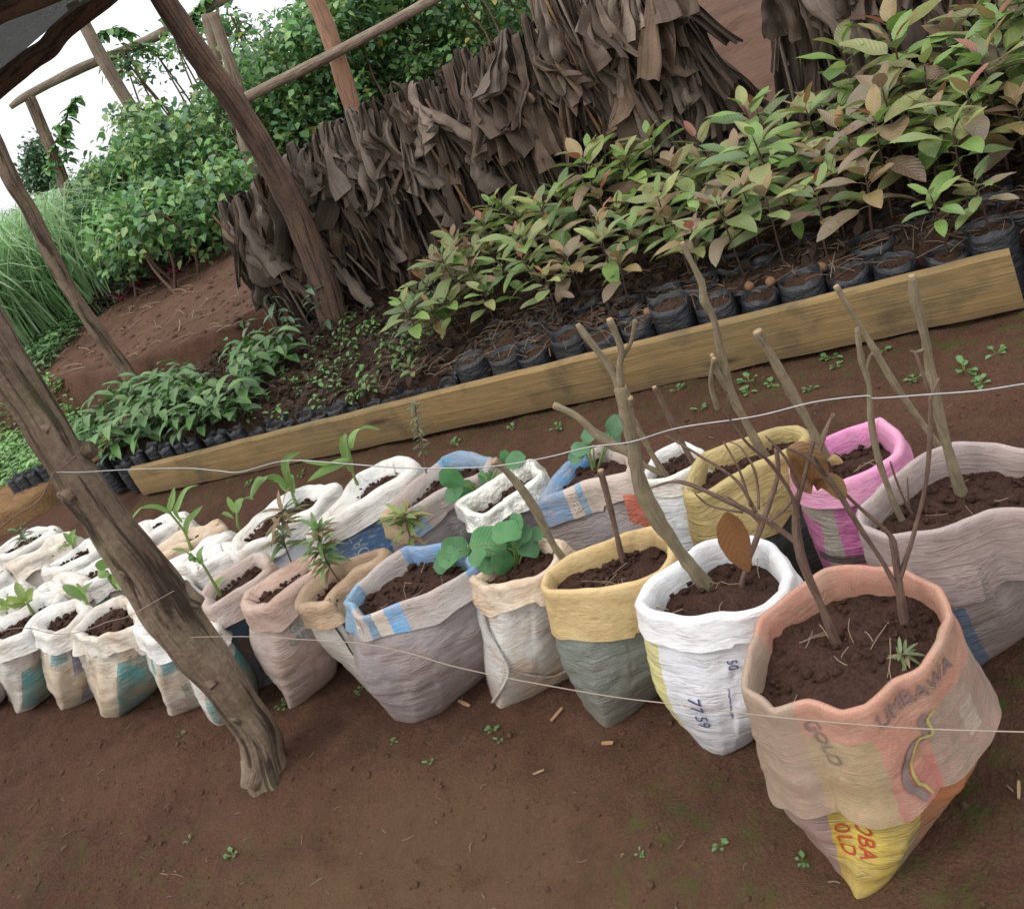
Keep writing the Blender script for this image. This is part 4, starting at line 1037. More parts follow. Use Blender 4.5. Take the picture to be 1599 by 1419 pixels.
# ---------------------------------------------------------------- screens of dry banana leaves
DRY = [(0.20, 0.155, 0.125), (0.26, 0.21, 0.175), (0.13, 0.095, 0.076), (0.085, 0.06, 0.046), (0.155, 0.113, 0.09), (0.34, 0.285, 0.24), (0.20, 0.14, 0.10)]
def dry_screen(u0, u1, v0, v1, ztop, n, label, seed, Lr=(.35, .85)):
    rng = random.Random(seed); um, vm = (u0+u1)/2, (v0+v1)/2
    base = bed(um, vm, 0); base.z = 0
    root = thing('dry_leaf_screen', label, 'leaf screen', base, 'screens of hanging dry banana leaves')
    zt = lambda u: ztop[0]+(ztop[1]-ztop[0])*(u-u0)/(u1-u0)
    mb = MB(); path = [bed(u0+(u1-u0)*k/6, v0+(v1-v0)*k/6, zt(u0+(u1-u0)*k/6)-.03) for k in range(7)]
    tube(mb, [p-root.location for p in path], .016, seg=8, rough=.1); mb.build('rail', M_pole, root)
    for uu in (u0+.04, u1-.04):
        mb = MB(); q = (uu-u0)/(u1-u0); b = bed(uu, v0+(v1-v0)*q+.02, -.05)-root.location; tube(mb, [b, b+Vector((.01, 0, zt(uu)*.5)), b+Vector((0, 0, zt(uu)))], .02, seg=8, rough=.1); mb.build('stake', M_pole, root)
    mb = MB()
    for i in range(n):
        u = rng.uniform(u0, u1); q = (u-u0)/(u1-u0)
        layer = rng.random()
        flap = layer < .22
        if flap:
            za = zt(u)*(1 if rng.random() < .6 else rng.uniform(.55, .95))+rng.uniform(-.03, .08)
            L = rng.uniform(.2, .5); W = rng.uniform(.10, .22); c = rng.choice(DRY[:2]+DRY[5:]+DRY[4:5]); kk = rng.uniform(.42, 1.05); pinch = rng.uniform(.12, .35); fan = rng.uniform(.9, 1.3); off = rng.uniform(.06, .17); amp = rng.uniform(.9, 1.7)
        else:
            za = zt(u)*(1 if rng.random() < .45 else rng.uniform(.5, .98))+rng.uniform(-.03, .07)
            L = rng.uniform(*Lr); W = rng.uniform(.035, .12); c = rng.choice(DRY[2:5]+DRY[:1]); kk = rng.uniform(.24, .72); pinch = rng.uniform(.5, .9); fan = rng.uniform(.5, 1.1); off = rng.uniform(.0, .10); amp = rng.uniform(.6, 1.3)
        L = min(L, za-.02) if za > .15 else .1
        c = (c[0]*kk*1.0, c[1]*kk*.94, c[2]*kk*.87)
        sid = rng.uniform(-.35, .2)*L; nf = rng.uniform(1.2, 2.8)
        tw = rng.uniform(-1.5, 1.5); ns = 20; nc = 11; rows = []; uvs = []; ph = rng.uniform(0, 6.28)
        curl = rng.uniform(-.05, .12); slant = rng.uniform(-1.1, 1.1); hump = rng.uniform(.0, .08)
        kinkt = rng.uniform(.3, .8); kink = rng.uniform(-.3, .3)*(1 if flap else .5)
        for a in range(ns+1):
            t = a/ns
            if t < .14: dv, dz = .06*(1-t/.14), -.12*(1-t/.14)
            else:
                s = (t-.14)/.86
                dv = -off*math.sin(min(1, s*2.2)*math.pi/2) - curl*s*s + .02*noise.noise(Vector((s*4, i*2.3, seed))); dz = hump*math.sin(min(1, s*5)*math.pi)-L*s
            wd = W*(pinch+(fan-pinch)*sst(.1, .9, t))
            su = sid*t**1.5 + (kink*(t-kinkt) if t > kinkt else 0)
            th = tw*t+.6*noise.noise(Vector((t*3, i*1.7, seed)))
            row = []; ur = []
            for k in range(nc):
                e = (k/(nc-1)-.5)
                f = wd*.20*amp*math.sin(e*nf*6.28+ph+t*1.5)*(.6+.6*t) + (.045 if flap else .028)*noise.noise(Vector((e*3.5+i, t*5, seed)))
                lat = e*wd*(1-.3*min(1, amp))
                duu = lat*math.cos(th)-f*math.sin(th); dvv = lat*math.sin(th)*.8+f*math.cos(th)
                zz = za+dz+(slant*e*W*.9+.03*noise.noise(Vector((e*14, i, 2.)))*L*2)*sst(.55, 1, t)
                row.append(bed(u+su+duu, v0+(v1-v0)*q+dv+dvv, max(.015, zz))-root.location); ur.append((k/(nc-1)*W*6, t*L))
            rows.append(row); uvs.append(ur)
        mb.grid(rows, uvs, col=c)
    mb.build('dry_leaves', M_dry, root)
    # split leaf stalks showing between the leaves
    mb = MB()
    for i in range(max(5, n//14)):
        u = rng.uniform(u0, u1); q = (u-u0)/(u1-u0); za = zt(u)*rng.uniform(.6, 1.05); zb = rng.uniform(.02, .4)
        b0 = bed(u, v0+(v1-v0)*q-rng.uniform(.08, .16), za)-root.location; b1 = bed(u+rng.uniform(-.22, .12), v0+(v1-v0)*q-rng.uniform(.08, .17), zb)-root.location
        cc = rng.choice([(1, 1, 1), (.7, .6, .5), (1.1, .8, .55)])
        tube(mb, [b0, (b0+b1)/2+Vector((rng.uniform(-.02, .02), 0, 0)), b1], [.006, .009, .007], seg=6, sub=3, col=cc)
    mb.build('leaf_stalk', M_pole, root)
dry_screen(3.02, 3.92, 1.58, 1.52, (1.08, .94), 200, 'lower left screen of dry brown banana leaves behind the leaning dark post', 31)
dry_screen(1.62, 3.0, 1.58, 1.58, (1.15, 1.08), 320, 'middle screen of hanging dry banana leaves', 32)
dry_screen(.97, 1.66, 1.50, 1.56, (1.33, 1.26), 250, 'tall bulky bundle of grey dry banana leaves at the top centre', 33, (.4, 1.0))
dry_screen(-.05, .66, 1.5, 1.5, (1.05, 1.1), 160, 'dark screen of dry banana leaves behind the saplings at the top right', 34)
dry_screen(-1.3, -.25, 1.55, 1.5, (1.0, 1.05), 110, 'dry banana leaf screen farthest right, mostly hidden by sapling leaves', 35)

# ---------------------------------------------------------------- posts and poles
def post(name, label, cat, pix, rad, m, base=None, z=0.0, rough=.10, nscale=9, seg=20, sub=6, group=None, lean=0.0, ridge=0.0, sink=.12):
    b = base if base else gp(*pix[0], z)
    pts = [Vector((b.x, b.y, b.z-sink))]+[b.copy()]
    for i, (px, py) in enumerate(pix[1:]): pts.append(upright(b, px, py, lean*(i+1)))
    mb = MB(); loc = b.copy()
    tube(mb, [p-loc for p in pts], [rad[0]*1.05]+list(rad), seg=seg, sub=sub, rough=rough, nscale=nscale, seed=pix[0][0]*.01, ridge=ridge)
    o = mb.build(name, m, None, None); o.location = loc
    tag(o, label, cat, group); return o, pts
near_pix = [(418, 1215), (402, 1150), (372, 1100), (336, 1050), (298, 1000), (258, 945), (218, 880), (160, 800), (107, 720), (57, 640), (6, 560), (-50, 470), (-220, 200)]
nr = thing('wooden_post', 'thick gnarled grey brown post with cut knots, leaning in front of the white sacks', 'post', gp(418, 1215))
b0 = gp(418, 1215); pts = [b0+Vector((.01, 0, -.12)), b0.copy()]+[upright(b0, *p) for p in near_pix[1:]]
mb = MB(); radn = [.062, .058, .050, .050, .054, .060, .066, .060, .050, .046, .045, .045, .046, .046]
tube(mb, [p-b0 for p in pts], radn, seg=40, sub=10, rough=.12, nscale=11, seed=3, ridge=.22); mb.build('trunk', M_bark, nr)
for (px, py, ex, ey, r, toward) in [(278, 930, 306, 940, .027, .032), (200, 885, 182, 896, .022, .02), (112, 765, 96, 778, .022, .02), (398, 1190, 382, 1222, .026, .03), (368, 1110, 358, 1122, .020, .03), (128, 705, 142, 696, .016, .03), (318, 1050, 326, 1062, .015, .045), (60, 660, 75, 668, .014, .04)]:
    p = upright(b0, px, py); q = upright(b0, ex, ey); n = Vector((-b0.x, -b0.y, 0)).normalized()
    mb = MB(); tube(mb, [p-b0, (p+q)/2+n*toward*.7-b0, q+n*toward-b0], [r*1.5, r*1.15, r*.85], seg=16, sub=5, rough=.22, nscale=22, seed=px, ridge=.15)
    sb = mb.build('branch_stub', M_bark, nr)
    if r > .024:
        d = ((q+n*toward)-((p+q)/2+n*toward*.7)).normalized(); e = q+n*toward-b0
        mb = MB(); tube(mb, [e-d*.002, e+d*.003], r*.80, seg=16, sub=1, rough=.1, nscale=30); mb.build('cut_face', M_knot, sb)
post('wooden_post', 'dark leaning post standing at the gap between two dry leaf screens', 'post', [(548, 528), (505, 440), (470, 350), (425, 260), (370, 165), (310, 85), (262, 10), (205, -75)], [.088, .080, .070, .068, .062, .062, .060, .058], M_bark2, rough=.12, seg=24, ridge=.12, base=bed(3.36, 1.15, 0))
pth = gp(196, 580, .34)
post('wooden_post', 'slim crooked post standing on the bare bank at the left', 'post', [(196, 580), (165, 535), (120, 470), (80, 400), (50, 335), (20, 285), (0, 240), (-40, 150)], [.048, .046, .042, .046, .045, .048, .046, .046], M_bark, rough=.14, base=pth, nscale=8, seg=18, ridge=.1)
ptr = gp(165, 440, .46)
post('trellis_post', 'thin trellis post at the edge of the tall grass, holding the end of the beam', 'post', [(165, 440), (140, 380), (110, 315), (85, 245), (62, 190), (46, 152)], [.065, .06, .06, .058, .055, .052], M_bark, base=ptr, rough=.12, nscale=5)
zb = ptr.copy()
def vine_plane(px, py, k): return at_r(px, py, k)
DT = math.hypot(ptr.x, ptr.y)
def beam(name, label, pix, r, m, dist, grp=None):
    pp = [at_r(x, y, d) for (x, y), d in zip(pix, dist)]
    mb = MB(); loc = pp[0].copy(); tube(mb, [p-loc for p in pp], r, seg=14, sub=5, rough=.12, nscale=4, seed=pix[0][0], ridge=.08)
    o = mb.build(name, m); o.location = loc; tag(o, label, 'beam', grp); return o
beam('trellis_beam', 'forked grey beam lying across the top of the thin trellis post against the sky', [(16, 168), (45, 148), (130, 105), (230, 64), (350, 0), (470, -60)], [.022, .038, .045, .046, .043, .042], M_pole, [DT, DT, DT+.1, DT+.2, DT+.3, DT+.4])
beam('trellis_beam', 'slanting grey pole crossing behind the peeled orange post', [(378, 156), (440, 125), (525, 82), (600, 42), (690, -8), (800, -70)], .042, M_pole, [8.2, 8.2, 8.2, 8.2, 8.2, 8.2])
beam('trellis_beam', 'low bleached rail tangled in the vines', [(150, 372), (190, 350), (240, 318), (295, 280)], .05, M_pole, [DT-.6, DT-.6, DT-.5, DT-.4])
def far_post(label, pix, r, m, dist):
    pp = [at_r(x, y, dist) for (x, y) in pix]; p0 = pp[0].copy(); p0.z = terrain(p0.x, p0.y)-.1; pp = [p0]+pp
    mb = MB(); loc = p0.copy(); tube(mb, [p-loc for p in pp], r, seg=14, sub=5, rough=.12, nscale=4, seed=pix[0][0], ridge=.08)
    o = mb.build('trellis_post', m); o.location = loc; tag(o, label, 'post'); return o
far_post('peeled orange brown post rising behind the middle leaf screen', [(566, 215), (545, 150), (520, 70), (490, -5), (470, -60)], .076, M_orange, 8.35)
far_post('pale grey post rising from the vines beside the net edge', [(240, 215), (200, 160), (165, 100), (128, 32), (112, 5)], .062, M_pole, DT-.3)
far_post('pale upright stake just right of the dark leaning post', [(385, 240), (375, 150), (352, 80), (332, 20)], .048, M_pole, 8.4)
far_post('short grey stake half hidden behind the dark leaning post', [(350, 160), (340, 100), (322, 22)], .046, M_pole, 8.9)

# ---------------------------------------------------------------- shade net roof corner
E0, E1 = at_y(-140, 248, 5.0), at_y(230, -62, 5.5)
mb = MB(); loc = E0.copy(); mids = [at_y(x, y, 5.0+.5*(x+140)/370) for x, y in [(-60, 185), (0, 132), (45, 95), (75, 75), (100, 45), (160, -2)]]
tube(mb, [p-loc for p in [E0]+mids+[E1]], [.046, .046, .048, .05, .048, .046, .048, .046], seg=14, sub=6, rough=.06, nscale=8, ridge=.08)
o = mb.build('roof_pole', M_bark2); o.location = loc; tag(o, 'roof pole along the lower edge of the dark shade net', 'pole')
I0, I1 = at_y(-200, 120, 3.6), at_y(190, -62, 3.9)
mb = MB(); loc = I0.copy(); tube(mb, [p-loc for p in [I0]+[at_y(x, y, 3.75) for x, y in [(-60, 45), (0, 12), (60, -10)]]+[I1]], 0.046, seg=14, sub=6, rough=.06, nscale=8, ridge=.08)
o = mb.build('roof_pole', M_bark2); o.location = loc; tag(o, 'dark roof pole in the top left corner, above the shade net', 'pole')
mb = MB(); rows = []
for i in range(25):
    a = i/24; r = []
    for j in range(25):
        b = j/24; p = E0.lerp(E1, b).lerp(I0.lerp(I1, b), a*1.25-.02)
        p.z += .045 - .07*math.sin(math.pi*min(1, a))*(.8+.2*math.sin(b*9)) + .012*noise.noise(p*5)
        r.append(p)
    rows.append(r)
mb.grid(rows); o = mb.build('shade_net', M_net); tag(o, 'sagging dark grey shade net stretched between the roof poles', 'shade net')

# ---------------------------------------------------------------- vines on the trellis
VG = 1.12*np.array([(0.09, 0.22, 0.06), (0.13, 0.28, 0.075), (0.18, 0.34, 0.10), (0.08, 0.18, 0.07), (0.24, 0.35, 0.12), (0.075, 0.165, 0.08)])
def in_poly(x, y, P):
    c = False; j = len(P)-1
    for i in range(len(P)):
        if (P[i][1] > y) != (P[j][1] > y) and x < (P[j][0]-P[i][0])*(y-P[i][1])/(P[j][1]-P[i][1])+P[i][0]: c = not c
        j = i
    return c
def vine(label, poly, d0, d1, n, seed, lsize=(.045, .10), name='passion_vine', cat='vine', pal=VG, group='vines on the trellis', clump=.55, yellow=.01):
    rng = random.Random(seed); nrg = np.random.RandomState(seed)
    n = int(n*1.6); xs = [p[0] for p in poly]; ys = [p[1] for p in poly]
    cl = []
    while len(cl) < n//26:
        x, y = rng.uniform(min(xs), max(xs)), rng.uniform(min(ys), max(ys))
        if in_poly(x, y, poly):
            p = at_r(x, y, rng.uniform(d0, d1))
            cl.append((p, rng.uniform(.10, .30), rng.choice(range(len(pal))), rng.uniform(.75, 1.3)))
    P = []; Dr = []; Nr = []; L = []; col = []
    for i in range(n):
        c, r, ci, br = cl[i % len(cl)]
        d = Vector((rng.gauss(0, 1), rng.gauss(0, 1), rng.gauss(0, .9))); d = d.normalized()*r*rng.random()**.4
        p = c+d; zt_ = terrain(p.x, p.y)
        if p.z < zt_+.03: p.z = zt_+rng.uniform(.03, .2)
        P.append(p[:]); a = rng.uniform(0, 6.28)
        Dr.append((math.cos(a), math.sin(a), rng.uniform(-.9, .1))); out = d.normalized() if d.length > 0 else Vector((0, 0, 1))
        Nr.append((out.x*.6+rng.gauss(0, .3), out.y*.6+rng.gauss(0, .3), 1.0))
        L.append(rng.uniform(*lsize)); cc = pal[ci if rng.random() < clump else rng.randrange(len(pal))]*br*rng.uniform(.8, 1.2)
        if rng.random() < yellow: cc = np.array((.42, .36, .07))
        col.append(cc)
    P = np.array(P); Dr = np.array(Dr); Nr = np.array(Nr); L = np.array(L)
    base = Vector((P[:, 0].mean(), P[:, 1].mean(), 0)); base.z = terrain(base.x, base.y)
    root = thing(name, label, cat, base, group)
    mb = MB(); many_leaves(P-np.array(base), Dr, Nr, L, L*nrg.uniform(.6, .85, n), np.array(col), mb); mb.build('foliage', M_vineleaf, root)
    mb = MB()
    for k in range(26):
        c = cl[rng.randrange(len(cl))][0]; c2 = min(cl, key=lambda q: (q[0]-c).length if (q[0]-c).length > .15 else 9)[0]
        g0 = Vector((c.x+rng.uniform(-.2, .2), c.y+rng.uniform(-.2, .2), 0)); g0.z = terrain(g0.x, g0.y)
        tube(mb, [g0-base, g0.lerp(c, .5)+Vector((rng.uniform(-.15, .15), rng.uniform(-.15, .15), 0))-base, c-base, c2-base], [.014, .011, .008, .005], seg=5, sub=4, cap=False)
    mb.build('stem', M_twig, root)
vine('leafy vine covering the left end of the trellis by the thin post', [(105, 330), (130, 285), (165, 255), (200, 230), (240, 280), (240, 395), (170, 390), (125, 345)], DT-.7, DT+.9, 3200, 41)
vine('dense vine mass around the pale grey post', [(180, 225), (190, 175), (215, 160), (255, 185), (300, 165), (345, 205), (400, 260), (390, 300), (330, 330), (290, 400), (235, 400), (215, 310)], 8.6, DT+.8, 6000, 42)
vine('sunlit vine trailing along the top beam against the sky', [(165, 110), (180, 85), (225, 75), (300, 50), (380, 20), (410, 30), (370, 60), (300, 78), (235, 100), (190, 118)], DT-.2, DT+.4, 420, 43, clump=.8)
vine('tall vine curtain between the dark post and the peeled orange post', [(300, 175), (345, 120), (400, 70), (440, 40), (470, 10), (500, -40), (560, -60), (560, 60), (555, 200), (500, 235), (420, 240), (370, 190)], 8.7, 10.6, 8200, 44)
vine('vine thicket right of the peeled orange post', [(520, -60), (700, -70), (840, -80), (835, 10), (805, 90), (720, 110), (660, 130), (600, 170), (555, 195)], 8.9, 11.5, 9500, 45, yellow=.02)
vine('low bushy vine growing under the bleached rail', [(150, 330), (220, 310), (330, 260), (400, 250), (395, 310), (345, 330), (320, 385), (250, 410), (170, 410)], 7.9, DT, 4200, 46)
for i, (pix, d) in enumerate([([(75, 265), (82, 230), (100, 200), (108, 170), (118, 152)], DT), ([(105, 250), (100, 210), (92, 195)], DT-.2), ([(150, 60), (155, 52), (180, 45), (200, 52)], DT), ([(290, 50), (300, 30), (310, 8), (330, -10)], DT+.2), ([(250, 30), (285, 28), (320, 40)], DT+.2)]):
    mb = MB(); pp = catmull([at_r(x, y, d) for x, y in pix], 10); rng = random.Random(i); base = pp[0].copy()
    root = thing('vine_tendril', ['loose vine shoot rising against the sky beside the thin trellis post', 'short shoot curling left of the thin trellis post', 'vine shoot reaching out over the sky by the net edge', 'vine shoot climbing towards the top beam', 'thin leafy shoot hanging in the sky above the beam'][i], 'vine shoot', base, 'loose vine shoots')
    tube(mb, [p-base for p in pp], .007, seg=5, sub=1); mb.build('stem', M_twig, root); mb = MB()
    for p in pp:
        for _ in range(2):
            a = rng.uniform(0, 6.28); c = tuple(VG[rng.randrange(4)]); leaf(mb, p-base, Vector((math.cos(a), math.sin(a), rng.uniform(-.8, .3))), Vector((0, 0, 1)), rng.uniform(.07, .14), .075, col=c, ns=4)
    mb.build('foliage', M_vineleaf, root)
# distant tree
tb = at_r(66, 330, 70); tb.z = terrain(tb.x, tb.y)
root = thing('distant_tree', 'round crowned tree far away behind the tall grass', 'tree', tb)
mb = MB(); top = at_r(62, 250, 70)-tb
tube(mb, [(0, 0, 0), (.1, 0, top.z*.5), top*1.0], [.3, .22, .1], seg=8); mb.build('trunk', M_twig, root)
rng = np.random.RandomState(3); n = 2600
cs = np.array([tuple(at_r(x, y, 70+rng.uniform(-1, 1))-tb) for x, y in [(62, 232), (52, 250), (72, 250), (60, 262), (78, 272), (48, 272), (65, 280), (70, 240), (56, 290), (75, 292)]])
P = cs[rng.randint(0, len(cs), n)]+rng.normal(0, .42, (n, 3)); mb = MB()
many_leaves(P, rng.normal(0, 1, (n, 3)), rng.normal(0, .5, (n, 3))+np.array((0, 0, 1)), rng.uniform(.2, .4, n), rng.uniform(.15, .3, n), np.array([(.05, .12, .05)])*rng.uniform(.6, 1.4, (n, 1)), mb)
mb.build('crown', M_vineleaf, root)

# ---------------------------------------------------------------- tall grass, ground cover, bank plants
mb = MB(); rng = random.Random(9)
GC = [(.24, .42, .17), (.30, .48, .21), (.20, .37, .14), (.38, .52, .29), (.18, .32, .13)]
cnt = 0
gpoly = [(-140, 420), (0, 345), (70, 300), (115, 310), (165, 400), (185, 440), (150, 470), (80, 520), (20, 560), (-60, 600), (-140, 560)]
while cnt < 4600:
    x, y = rng.uniform(-160, 190), rng.uniform(380, 600)
    if not in_poly(x, y, gpoly): continue
    d = ray(x, y); p = gp(x, y, .42)
    if math.hypot(p.x, p.y) > 13: p = at_r(x, y, rng.uniform(9, 13))
    p.z = terrain(p.x, p.y)
    h = rng.uniform(.45, 1.15)*(1 if math.hypot(p.x, p.y) > 8.6 else .7); a = rng.uniform(0, 6.28); b = rng.uniform(.3, .95)*h
    dx, dy = math.cos(a)*b, math.sin(a)*b
    kk = rng.uniform(.75, 1.3); c = tuple(q*kk for q in rng.choice(GC)); wdt = rng.uniform(.012, .032)
    ribbon(mb, [p, p+Vector((dx*.2, dy*.2, h*.55)), p+Vector((dx*.65, dy*.65, h*.95)), p+Vector((dx*1.25, dy*1.25, h*rng.uniform(.6, .95)))], [wdt*.6, wdt, wdt*.7, .002], Vector((-math.sin(a), math.cos(a), 0)), c, .3, 3); cnt += 1
o = mb.build('grass', M_blade); tag(o, 'tall bright green grass at the far left', 'grass', None, 'stuff')
def cover(label, poly, n, seed, z, hs, pal, LL, spread=1.0):
    mb = MB(); rng = random.Random(seed); xs = [p[0] for p in poly]; ys = [p[1] for p in poly]; c = 0
    while c < n:
        x, y = rng.uniform(min(xs), max(xs)), rng.uniform(min(ys), max(ys))
        if not in_poly(x, y, poly): continue
        p = gp(x, y, z); p.z = terrain(p.x, p.y)+rng.uniform(.0, hs); a = rng.uniform(0, 6.28); kk = rng.uniform(.7, 1.3)
        leaf(mb, p, Vector((math.cos(a), math.sin(a), rng.uniform(0, .9))), Vector((0, 0, 1)), rng.uniform(*LL), LL[1]*.4, col=tuple(q*kk for q in rng.choice(pal)), ns=4); c += 1
    o = mb.build('ground_cover', M_leaf); tag(o, label, 'ground cover', None, 'stuff'); return o
cover('bright green leafy ground cover left of the thick post', [(-60, 690), (20, 672), (75, 668), (85, 720), (70, 745), (20, 790), (-60, 820)], 2600, 3, .0, .13, [(.16, .34, .08), (.22, .4, .12), (.12, .27, .06)], (.03, .075))
cover('small tuft of green weeds at the foot of the bank', [(105, 660), (135, 655), (145, 670), (128, 690), (112, 690)], 260, 4, .0, .12, [(.14, .32, .07), (.18, .36, .1)], (.03, .07))
cover('grassy patch on the bare bank', [(82, 632), (110, 610), (135, 600), (128, 618), (95, 640)], 240, 5, .33, .04, [(.13, .24, .09), (.17, .28, .12)], (.02, .05))
cover('green weeds growing along the edge of the tall grass', [(30, 560), (70, 520), (165, 445), (330, 375), (400, 330), (410, 345), (330, 395), (180, 460), (90, 540), (40, 585)], 1500, 6, .42, .14, [(.10, .22, .07), (.14, .27, .09), (.08, .17, .06)], (.04, .11))
def beet(seed, pal):
    rng = random.Random(seed); root = thing('beet_plant', 'beet plant', 'plant', (0, 0, 0)); mb = MB(); mb2 = MB()
    for i in range(11):
        a = rng.uniform(0, 6.28); el = rng.uniform(.3, 1.2); d = Vector((math.cos(a)*math.cos(el), math.sin(a)*math.cos(el), math.sin(el))); q = d*rng.uniform(.05, .12)
        tube(mb2, [(0, 0, 0), q*.5, q], .005, seg=4, sub=2); leaf(mb, q, d, Vector((0, 0, 1))-d*d.z, rng.uniform(.1, .2), .075, curl=1.1, col=tuple(x*rng.uniform(.8, 1.2) for x in rng.choice(pal)), ns=5)
    mb2.build('stalks', plain('beet_stalk', (.25, .03, .06)), root); mb.build('foliage', M_leaf, root); return root
BP = [beet(i, [(.10, .035, .045), (.17, .05, .06), (.08, .07, .06), (.20, .19, .17)]) for i in range(3)]
rng = random.Random(12)
for i in range(24):
    t = i/23; px = 130+t*225+rng.uniform(-8, 8); py = 478-t*105+rng.uniform(-14, 14); p = gp(px, py, .45); p.z = terrain(p.x, p.y); sc = rng.uniform(.8, 1.5)
    lab = 'dark red beet plant at the upper edge of the bare bank'
    if i < 3: BP[i].location = p; BP[i].scale = (sc,)*3; BP[i]['label'] = lab; BP[i]['group'] = 'beet plants along the bank edge'
    else: dup(BP[i % 3], p, rng.uniform(0, 6), sc, lab, 'beet plants along the bank edge')
# heap of sawdust coloured soil bags at the far left end
def heap(label, pix, z, hgt, seed):
    pp = [gp(x, y, z) for x, y in pix]; c = sum(pp, Vector())/len(pp); mb = MB(); rows = []; N = 48
    rp, rc, per = polar_resample(pp, Vector((0, -1, 0)), N)
    for i in range(15):
        q = i/14; zz = [0, .5, .85, .98][i] if i < 4 else 1.0; row = []; rr = 1.05-.03*i if i < 4 else max(.001, .93*(1-(i-4)/10))
        for k in range(N):
            p = c.lerp(Vector((rp[k].x, rp[k].y, 0)), rr); p.z = hgt*zz + (.03*noise.noise(p*9+Vector((0, 0, seed)))+.02*noise.noise(p*25) if i > 2 else 0)-.01; row.append(p)
        rows.append(row)
    mb.grid(rows, close=True); o = mb.build('soil_heap', M_heap); tag(o, label, 'soil heap'); return o
heap('crumbly yellow brown soil heap behind the thick post at the left edge', [(-70, 790), (-20, 770), (40, 745), (78, 730), (85, 745), (60, 770), (10, 800), (-50, 830)], .12, .13, 1)
heap('small yellow brown soil heap beside the far dark seedlings', [(130, 700), (150, 685), (195, 670), (215, 665), (210, 680), (165, 705), (140, 715)], .10, .12, 2)
for i, (px, py) in enumerate([(52, 790), (66, 785), (82, 778), (98, 770)]):
    p = gp(px, py, 0); p.z = 0; dup(SLIM[0], p, i, 1.05, 'dusty grey polythene bag beside the yellow brown soil heap', 'dusty bags by the soil heap')

# ---------------------------------------------------------------- wire and string
def wire(name, label, pts, r, m, cat):
    mb = MB(); loc = pts[0].copy(); tube(mb, [p-loc for p in pts], r, seg=6, sub=6); o = mb.build(name, m); o.location = loc; tag(o, label, cat); return o
P0 = upright(b0, 88, 737, -.05)
def wp(px, py, t, za, zb): return None
def on_line(px, py, A, B):
    """pixel ray met with the upright plane through A and B"""
    t = B-A; n = Vector((t.y, -t.x, 0)); d = ray(px, py); k = (A-CAM).dot(n)/d.dot(n); return CAM+d*k
WA, WB = Vector((P0.x, P0.y, 0)), Vector((.62, .92, 0))
wpx = [(88, 737), (130, 737), (200, 733), (290, 731), (340, 735), (375, 737), (430, 722), (470, 719), (540, 724), (620, 730), (690, 731), (770, 728), (850, 715), (920, 698), (985, 690), (1060, 668), (1180, 650), (1270, 628), (1352, 618), (1366, 622), (1450, 616), (1530, 610), (1610, 598), (1750, 580)]
wire('fence_wire', 'upper galvanised wire stretched from the thick post across the cuttings', [on_line(x, y, WA, WB) for x, y in wpx], 0.0012, M_wire, 'wire')
wire('wire_loop', 'rusty end of the wire wound round the thick post and trailing to the left', [upright(b0, x, y, -.06) for x, y in [(131, 697), (118, 712), (95, 732), (86, 736), (78, 750), (66, 775), (50, 790), (25, 805), (5, 820), (-30, 850)]], .0019, M_twig, 'wire')
WA2 = upright(b0, 300, 990, -.08); WB2 = Vector((.40, .66, 0))
wire('string', 'long twine running low in front of the sacks to the right edge', [on_line(x, y, Vector((WA2.x, WA2.y, 0)), WB2) for x, y in [(258, 996), (330, 994), (400, 994), (470, 998), (560, 1004), (640, 1020), (700, 1038), (780, 1056), (860, 1071), (960, 1088), (1060, 1100), (1200, 1118), (1330, 1130), (1450, 1138), (1620, 1143)]], 0.0009, M_string, 'string')
wire('string', 'thin twine tied round the thick post beside its big cut knot', [upright(b0, x, y, -.085) for x, y in [(272, 922), (240, 940), (200, 962), (170, 970), (130, 985), (90, 990), (40, 980), (0, 985), (-40, 992)]], 0.0009, M_string, 'string')

# ---------------------------------------------------------------- woody cuttings in the front sacks
def woody(key, label, stems, leaves=(), name='woody_cutting', m=None, zoff=0.0, group=None):
    """stems: list of (pixel path from base to tip, radii, depth drift); the first path starts in the sack's soil"""
    S = SACKS[key]; b = gp(*stems[0][0][0], S.soilz+zoff); root = thing(name, label, 'cutting', b, group); th = .88 if key == 'B' else .64
    for i, (pix, rad, dr) in enumerate(stems):
        n = len(pix); pts = [upright(b, x, y, dr*(k/(n-1))) for k, (x, y) in enumerate(pix)]
        if i == 0: pts = [pts[0]+Vector((0, 0, -.05))]+pts; rad = [rad[0]]+list(rad)
        rad = [q*th*(1+.18*math.sin(k_*2.3+i)) for k_, q in enumerate(rad)]
        mb = MB(); path = tube(mb, [p-b for p in pts], rad, seg=12, sub=6, rough=.22, nscale=38, seed=i, ridge=.12)
        st = mb.build('stem' if i == 0 else 'branch', m or M_stick, root)
        # pale pruning cut on the tip
        rt = (rad[-1] if isinstance(rad, (list, tuple)) else rad)
        if rt > .0045:
            e = path[-1]; d = (path[-1]-path[-3]).normalized(); mb = MB(); tube(mb, [e-d*.001, e+d*.0025], rt*.9, seg=10, sub=1); mb.build('cut_end', M_cut, root)
    for (pix, Wd, colr) in leaves:
        pts = [upright(b, x, y, -.01) for x, y in pix]; mb = MB()
        ribbon(mb, [p-b for p in pts], [.004, Wd*.8, Wd, Wd*.75, .003], Vector((RC.x, RC.y, RC.z)), colr, .35, 5); mb.build('dead_leaf', M_softleaf, root)
    return root
BR = (.17, .075, .03)
